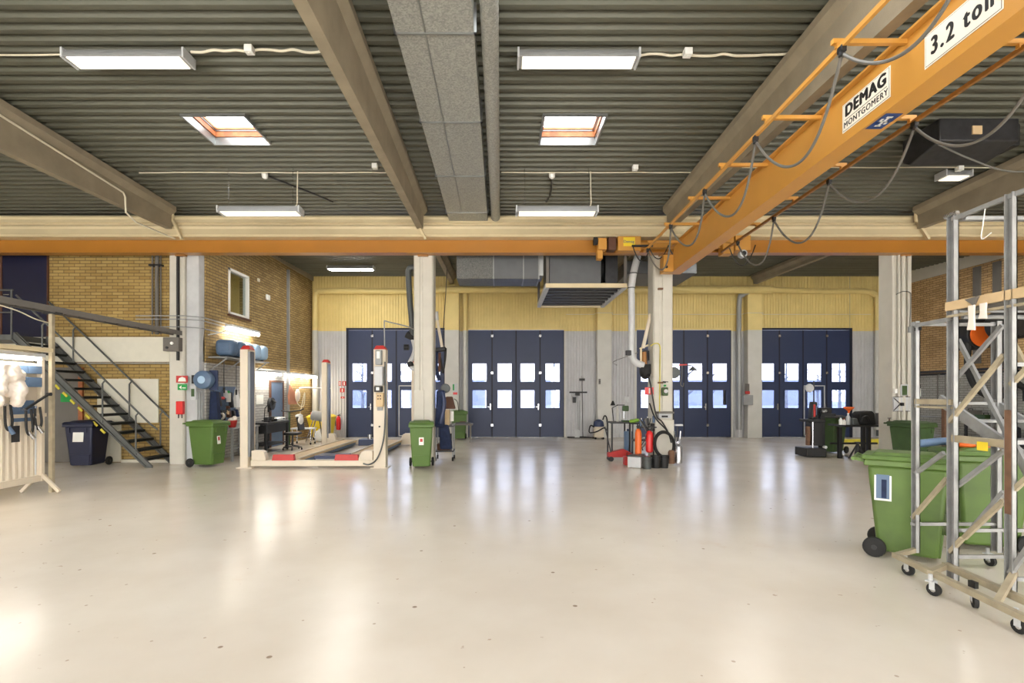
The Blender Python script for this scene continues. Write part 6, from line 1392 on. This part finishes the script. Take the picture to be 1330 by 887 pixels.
# black table
Yk = 13.5; a, b = XA(1086, Yk), XA(1152, Yk); zt_ = ZA(551, Yk)
t = thing('black_table', 'long black work table left of the grey pillar on the right', 'table', ((a+b)/2, Yk, 0))
MB().box(a, b, Yk-.35, Yk+.35, zt_-.05, zt_).build('tabletop', 'black', t, bevel=.005)
for px in (1090.5, 1121, 1128, 1150):
    yy = Yk-.31 if px != 1128 else Yk-.25
    MB().box(XA(px, yy)-.04, XA(px, yy)+.04, yy-.04, yy+.04, 0, zt_-.05).build('leg', 'black', t)
MB().box(a+.04, b-.04, Yk+.28, Yk+.33, .3, .35).build('stretcher', 'black', t)
def bottle(px, Y, h, rad, mm, cap, lab, z0=None):
    x = XA(px, Y); z0 = zt_ if z0 is None else z0; q = thing('bottle', lab, 'bottle', (x, Y, z0)); MB().lathe([(rad*.9, 0), (rad, .01), (rad, h*.65), (rad*.4, h*.82), (rad*.4, h*.9)], (x, Y, z0), 14).build('body', mm, q); MB().cyl((x, Y, z0+h*.9), (x, Y, z0+h), rad*.5, n=10).build('cap', cap, q)
bottle(1092, 13.3, .2, .045, 'white', 'steel_blue', 'white bottle with blue cap at the left end of the black table')
bottle(1096.5, 13.25, .16, .04, 'white', 'red', 'squat white bottle with red cap beside the blue capped one')
bottle(1101.5, 13.35, .3, .05, 'light_grey', 'white', 'tall pale canister under the orange funnel on the black table')
x = XA(1104, 13.35); tag(MB().lathe([(.02, 0), (.03, .06), (.12, .13), (.125, .16), (.11, .16), (.02, .07)], (x-.03, 13.35, zt_+.3), 18).build('funnel', 'orange_plastic'), 'bright orange funnel standing in the pale canister', 'funnel')
q = thing('black_case', 'bulky black tool case with cut-out on the black table', 'case', (XA(1125, Yk), Yk, zt_))
MB().prism([(XA(1115, 13.3), zt_), (XA(1136, 13.3), zt_), (XA(1135, 13.3), zt_+.28), (XA(1132, 13.3), zt_+.36), (XA(1117, 13.3), zt_+.34), (XA(1114.5, 13.3), zt_+.28)], 13.25, 13.55, 'y').build('case_body', 'black_rubber', q, bevel=.03, seg=3)
MB().tube(spline([(XA(1119, 13.2), 13.22, zt_+.08), (XA(1121, 13.2), 13.2, zt_+.2), (XA(1127, 13.2), 13.2, zt_+.22), (XA(1131, 13.2), 13.22, zt_+.08)]), .02, n=8).build('handle', 'black', q)
q = thing('dark_toolbag', 'small dark bag between the canister and the black case', 'bag', (XA(1109, Yk), Yk, zt_)); MB().frustum(XA(1104.5, 13.3), XA(1113, 13.3), 13.2, 13.5, zt_, XA(1105.5, 13.3), XA(1112, 13.3), 13.25, 13.45, zt_+.17).build('bag_body', 'hose_dark', q, bevel=.02); MB().tube([(XA(1107, 13.3), 13.35, zt_+.16), (XA(1109, 13.3), 13.35, zt_+.22), (XA(1111, 13.3), 13.35, zt_+.16)], .01, n=6).build('strap', 'black', q)
q = thing('wood_block', 'brown wooden block on the black table next to the grey pillar', 'block', (XA(1142, 13.4), 13.4, zt_)); MB().box(XA(1140, 13.4), XA(1145, 13.4), 13.3, 13.5, zt_, zt_+.3).build('block_body', 'grey_board', q, bevel=.01); MB().box(XA(1140, 13.4), XA(1145, 13.4), 13.28, 13.3, zt_+.1, zt_+.14).build('groove', 'brown', q)
# axle stand
x = XA(1107, 13.2); q = thing('axle_stand', 'dark steel tripod axle stand on the floor under the black table', 'axle stand', (x, 13.0, 0))
MB().cyl((x, 13.0, .15), (x, 13.0, .42), .035, n=10).box(x-.06, x+.06, 12.96, 13.04, .42, .44).build('column', 'dark_steel', q, bevel=.004)
for k in range(4):
    t_ = .6+k*PI/2; MB().bar((x+.02*math.cos(t_), 13.0+.02*math.sin(t_), .36), (x+.2*math.cos(t_), 13.0+.2*math.sin(t_), .01), .045, .03).build('leg', 'dark_steel', q)
# yellow kerb and pit
struct(MB().box(XA(1088, 17.2), 14.6, 17.0, 17.25, 0, .14).build('kerb', 'safety_yellow'))
struct(MB().box(XA(1165, 12.9), 14.6, 12.8, 13.05, 0, .12).build('kerb', 'safety_yellow'))
# screen on pillar
Yp2 = 12.05
q = thing('folding_bracket', 'white panel with black cross arms on the right side of the grey pillar', 'panel', W(1170, 534, Yp2))
MB().box(XA(1160, Yp2), XA(1182, Yp2), Yp2-.02, Yp2+.02, ZA(534, Yp2), ZA(515.5, Yp2)).build('panel', 'light_grey', q, bevel=.004)
MB().bar(W(1161, 517, Yp2-.04), W(1169, 524, Yp2-.04), .014).bar(W(1161, 533, Yp2-.04), W(1169, 525, Yp2-.04), .014).bar(W(1160, 515.5, Yp2-.03), W(1182, 515.5, Yp2-.03), .012).bar(W(1160, 534, Yp2-.03), W(1182, 534, Yp2-.03), .012).build('cross_arm', 'black', q)
MB().box(XA(1168, Yp2), XA(1171.5, Yp2), Yp2-.07, Yp2-.03, ZA(527, Yp2), ZA(523, Yp2)).build('joint', 'black', q)
q = thing('control_cabinet', 'dark framed control box above the white panel on the grey pillar', 'box', W(1173, 514, Yp2)); MB().box(XA(1168, Yp2), XA(1177.5, Yp2), Yp2-.05, Yp2+.04, ZA(514, Yp2), ZA(499, Yp2)).build('case', 'light_grey', q, bevel=.006); MB().box(XA(1169.5, Yp2), XA(1176, Yp2), Yp2-.055, Yp2-.05, ZA(513, Yp2), ZA(501, Yp2)).build('window', 'green_dark', q); MB().box(XA(1162, Yp2), XA(1165, Yp2), Yp2-.02, Yp2+.04, ZA(510.5, Yp2), ZA(505, Yp2)).build('switch', 'white', q)
q = thing('task_lamp', 'white square screen with dark top behind the scaffold post', 'screen', W(1187, 515, 12.6)); MB().box(XA(1180, 12.6), XA(1194, 12.6), 12.55, 12.6, ZA(515, 12.6), ZA(504.5, 12.6)).build('screen', 'paper', q); MB().box(XA(1181, 12.6), XA(1194, 12.6), 12.55, 12.62, ZA(504.5, 12.6), ZA(499.5, 12.6)).build('hood', 'black', q, bevel=.005); MB().box(9.73, XA(1183, 12.6), 12.5, 12.6, ZA(512, 12.6), ZA(509, 12.6)).build('arm', 'dark_steel', q)
q = thing('hanging_tool', 'dark hanging tool with white tag under the white panel of the grey pillar', 'tool', W(1186, 548, 12.4)); MB().box(XA(1180, 12.4), XA(1184, 12.4), 12.35, 12.42, ZA(545, 12.4), ZA(534, 12.4)).build('tool_body', 'black', q, bevel=.01); MB().box(XA(1186, 12.4), XA(1189, 12.4), 12.35, 12.4, ZA(541, 12.4), ZA(537, 12.4)).build('tag', 'paper', q); MB().bar(W(1184, 536, 12.38), W(1188, 537, 12.38), .02).build('hook', 'dark_steel', q)
q = thing('valve_handle', 'bronze valve on the left lower side of the grey pillar', 'valve', W(1155, 552, 12.05)); MB().cyl(W(1155, 548, 12.1), W(1155, 548, 11.98), .03, n=12).build('valve_body', 'rust', q); MB().bar(W(1153, 543, 12.0), W(1157, 543, 12.0), .02).build('lever', 'grey_board', q); MB().cyl(W(1155, 548, 12.04), W(1155, 543, 12.04), .012, n=8).build('stem', 'rust', q)
q = thing('wall_bracket', 'pale cross bracket on the white cladding left of the grey pillar', 'bracket', W(1138, 492, 19.3)); MB().bar(W(1131, 489, 19.3), W(1147, 489, 19.3), .03).build('arm', 'light_grey', q); MB().cyl(W(1139.5, 430, 19.33), W(1139.5, 566, 19.33), .04, n=8).build('conduit', 'hose_dark', q); MB().bar(W(1133, 489, 19.3), W(1131, 492, 19.3), .02).build('hook', 'light_grey', q)
tag(MB().box(XA(1141, 19.3), XA(1146, 19.3), 19.2, 19.38, ZA(530, 19.3), ZA(522, 19.3)).build('red_hook_box', 'red'), 'small red box on the back wall left of the grey pillar', 'box')

# ================================================================== RIGHT WALL
xr = XR
RW = lambda px, py, X=XR-.1: S(px, py, X)
for k, (px, lab) in enumerate(((1270, 'grey flat strip on the right brick wall, left one'), (1296, 'grey flat strip on the right brick wall, right one'))):
    y = (xr)*FX/(px-CX)
    tag(MB().box(xr-.05, xr-.002, y-.12, y+.12, 2.3 if k else 2.6, 5.6).build('wall_strip', 'grey_board'), lab, 'strip')
y = RW(1235, 488).y
q = thing('air_pipe', 'dark horizontal air pipe with drop legs along the right brick wall', 'pipe', (xr-.1, 16, 2.3))
MB().tube([(xr-.04, 18.5, 2.32), (xr-.04, 10.0, 2.32)], .035, n=8).build('pipe_run', 'dark_steel', q)
for y_ in (17.2, 16.9, 15.2, 14.6, 13.9): MB().tube([(xr-.04, y_, 2.32), (xr-.14, y_, 2.28), (xr-.14, y_, 1.3 if y_ > 16 else 1.6)], .02, n=8).build('drop_leg', 'grey_board' if y_ > 16 else 'black', q)
for k, (y_, z_) in enumerate(((15.0, 3.35), (13.9, 3.55))):
    q = thing('extraction_reel', ['dark exhaust extraction reel with orange disc on the right wall, nearer the gates', 'dark exhaust extraction reel high on the right wall near the scaffold post'][k], 'reel', (xr-.7, y_, z_))
    MB().box(xr-1.3, xr-.05, y_-.35, y_+.35, z_+.38, z_+.5).build('bracket_plate', 'dark_steel', q)
    MB().cyl((xr-1.0, y_-.3, z_), (xr-1.0, y_+.3, z_), .42, n=26).build('drum', 'black', q, bevel=.02)
    MB().lathe([(.05, -.33), (.34, -.33), (.34, -.30), (.05, -.3)], (xr-1.0, y_, z_), 24, 'y').build('orange_disc', 'orange_plastic' if k == 0 else 'dark_steel', q)
    MB().bar((xr-.1, y_, z_+.9), (xr-1.2, y_, z_+.45), .06).build('strut', 'dark_steel', q)
    MB().tube(spline([(xr-1.3, y_-.2, z_-.2), (xr-1.35, y_-.25, z_-1.0), (xr-1.1, y_-.3, z_-1.6), (xr-.5, y_-.3, z_-1.8), (xr-.2, y_-.3, z_-1.3), (xr-.15, y_-.3, z_-.9)], 6), .08, n=10).build('hose_loop', 'black_rubber', q)
q = thing('wall_workbench', 'dark cluttered workbench along the right brick wall behind the scaffold', 'workbench', (xr-.5, 14.5, 0))
MB().box(xr-.9, xr-.1, 12.8, 16.2, .86, .92).build('worktop', 'grey_board', q)
MB().box(xr-.85, xr-.12, 12.9, 16.1, .25, .28).build('lower_shelf', 'dark_steel', q)
for y_ in (12.85, 14.5, 16.15):
    for x_ in (xr-.86, xr-.14): MB().box(x_-.03, x_+.03, y_-.03, y_+.03, 0, .86).build('leg', 'dark_steel', q)
rr = random.Random(9)
for k in range(6):
    y_ = 13.1+k*.5; h = rr.uniform(.12, .35); nm = ['black toolbox', 'red toolbox', 'grey parts bin', 'black parts bin', 'green parts bin', 'grey toolbox'][k]; mm = ['black', 'red', 'grey', 'black_rubber', 'green_dark', 'grey_board'][k]
    p = thing('toolbox', nm + ' standing on the workbench along the right wall', 'toolbox', (xr-.5, y_, .92)); MB().box(xr-.7, xr-.3, y_-.17, y_+.17, .92, .92+h).build('case', mm, p, bevel=.015); MB().tube([(xr-.5, y_-.07, .92+h), (xr-.5, y_-.07, .97+h), (xr-.5, y_+.07, .97+h), (xr-.5, y_+.07, .92+h)], .01, n=6).build('handle', 'black', p)
q = thing('wire_cage', 'grey wire shelf cage on the floor beside the right wall', 'rack', (xr-1.0, 17.2, 0))
for x_ in (xr-1.6, xr-.3):
    for y_ in (16.7, 17.8): MB().box(x_-.015, x_+.015, y_-.015, y_+.015, .08, 1.5).build('upright', 'grey', q)
for z_ in (.3, .9, 1.45):
    m = MB(); m.box(xr-1.6, xr-.3, 16.69, 16.71, z_-.01, z_+.01).box(xr-1.6, xr-.3, 17.79, 17.81, z_-.01, z_+.01)
    for j in range(14): m.box(xr-1.6+j*.1-.003, xr-1.6+j*.1+.003, 16.69, 17.81, z_-.004, z_+.004)
    m.build('wire_shelf', 'grey', q)
q = thing('red_post', 'red steel post standing in front of the wire cage on the right', 'post', (XA(1228, 14), 14, 0)); MB().box(XA(1227, 14)-.05, XA(1227, 14)+.06, 13.95, 14.05, 0, 1.4).build('shaft', 'rust', q); MB().box(XA(1227, 14)-.12, XA(1227, 14)+.13, 13.88, 14.12, 0, .02).build('foot_plate', 'rust', q)
for k in range(6):
    y_ = 13.2+k*.42
    p = thing('wall_tool', ['dark hammer', 'dark wrench', 'dark saw', 'dark clamp', 'dark mallet', 'dark square'][k] + ' hanging on the painted brick above the right workbench', 'tool', (xr-.05, y_, 1.5)); MB().box(xr-.06, xr-.03, y_-.02, y_+.02, 1.45, 1.85).build('grip', 'black', p); MB().box(xr-.07, xr-.02, y_-.08-.01*k, y_+.06, 1.85, 1.92+.01*k).build('head', 'dark_steel', p)
# ================================================================== CAMERA, LIGHT
cam_d = bpy.data.cameras.new('camera'); cam = bpy.data.objects.new('camera', cam_d); C.objects.link(cam)
cam.location = (0, 0, HC); cam.rotation_euler = (PI/2, 0, 0)
cam_d.sensor_width = 36; cam_d.sensor_fit = 'HORIZONTAL'; cam_d.lens = 36*FX/1330
cam_d.shift_x = (665-CX)/1330; cam_d.shift_y = (CY-443.5)/1330
cam_d.clip_start = .05; cam_d.clip_end = 400
sc.camera = cam
w = bpy.data.worlds.new('overcast'); sc.world = w; w.use_nodes = True
bg = w.node_tree.nodes['Background']; bg.inputs['Color'].default_value = (1, .965, .915, 1); bg.inputs['Strength'].default_value = WORLD
sc.view_settings.view_transform = 'Standard'; sc.view_settings.look = 'None'; sc.view_settings.gamma = 1
sc.view_settings.use_curve_mapping = False; sc.view_settings.exposure = EXPO
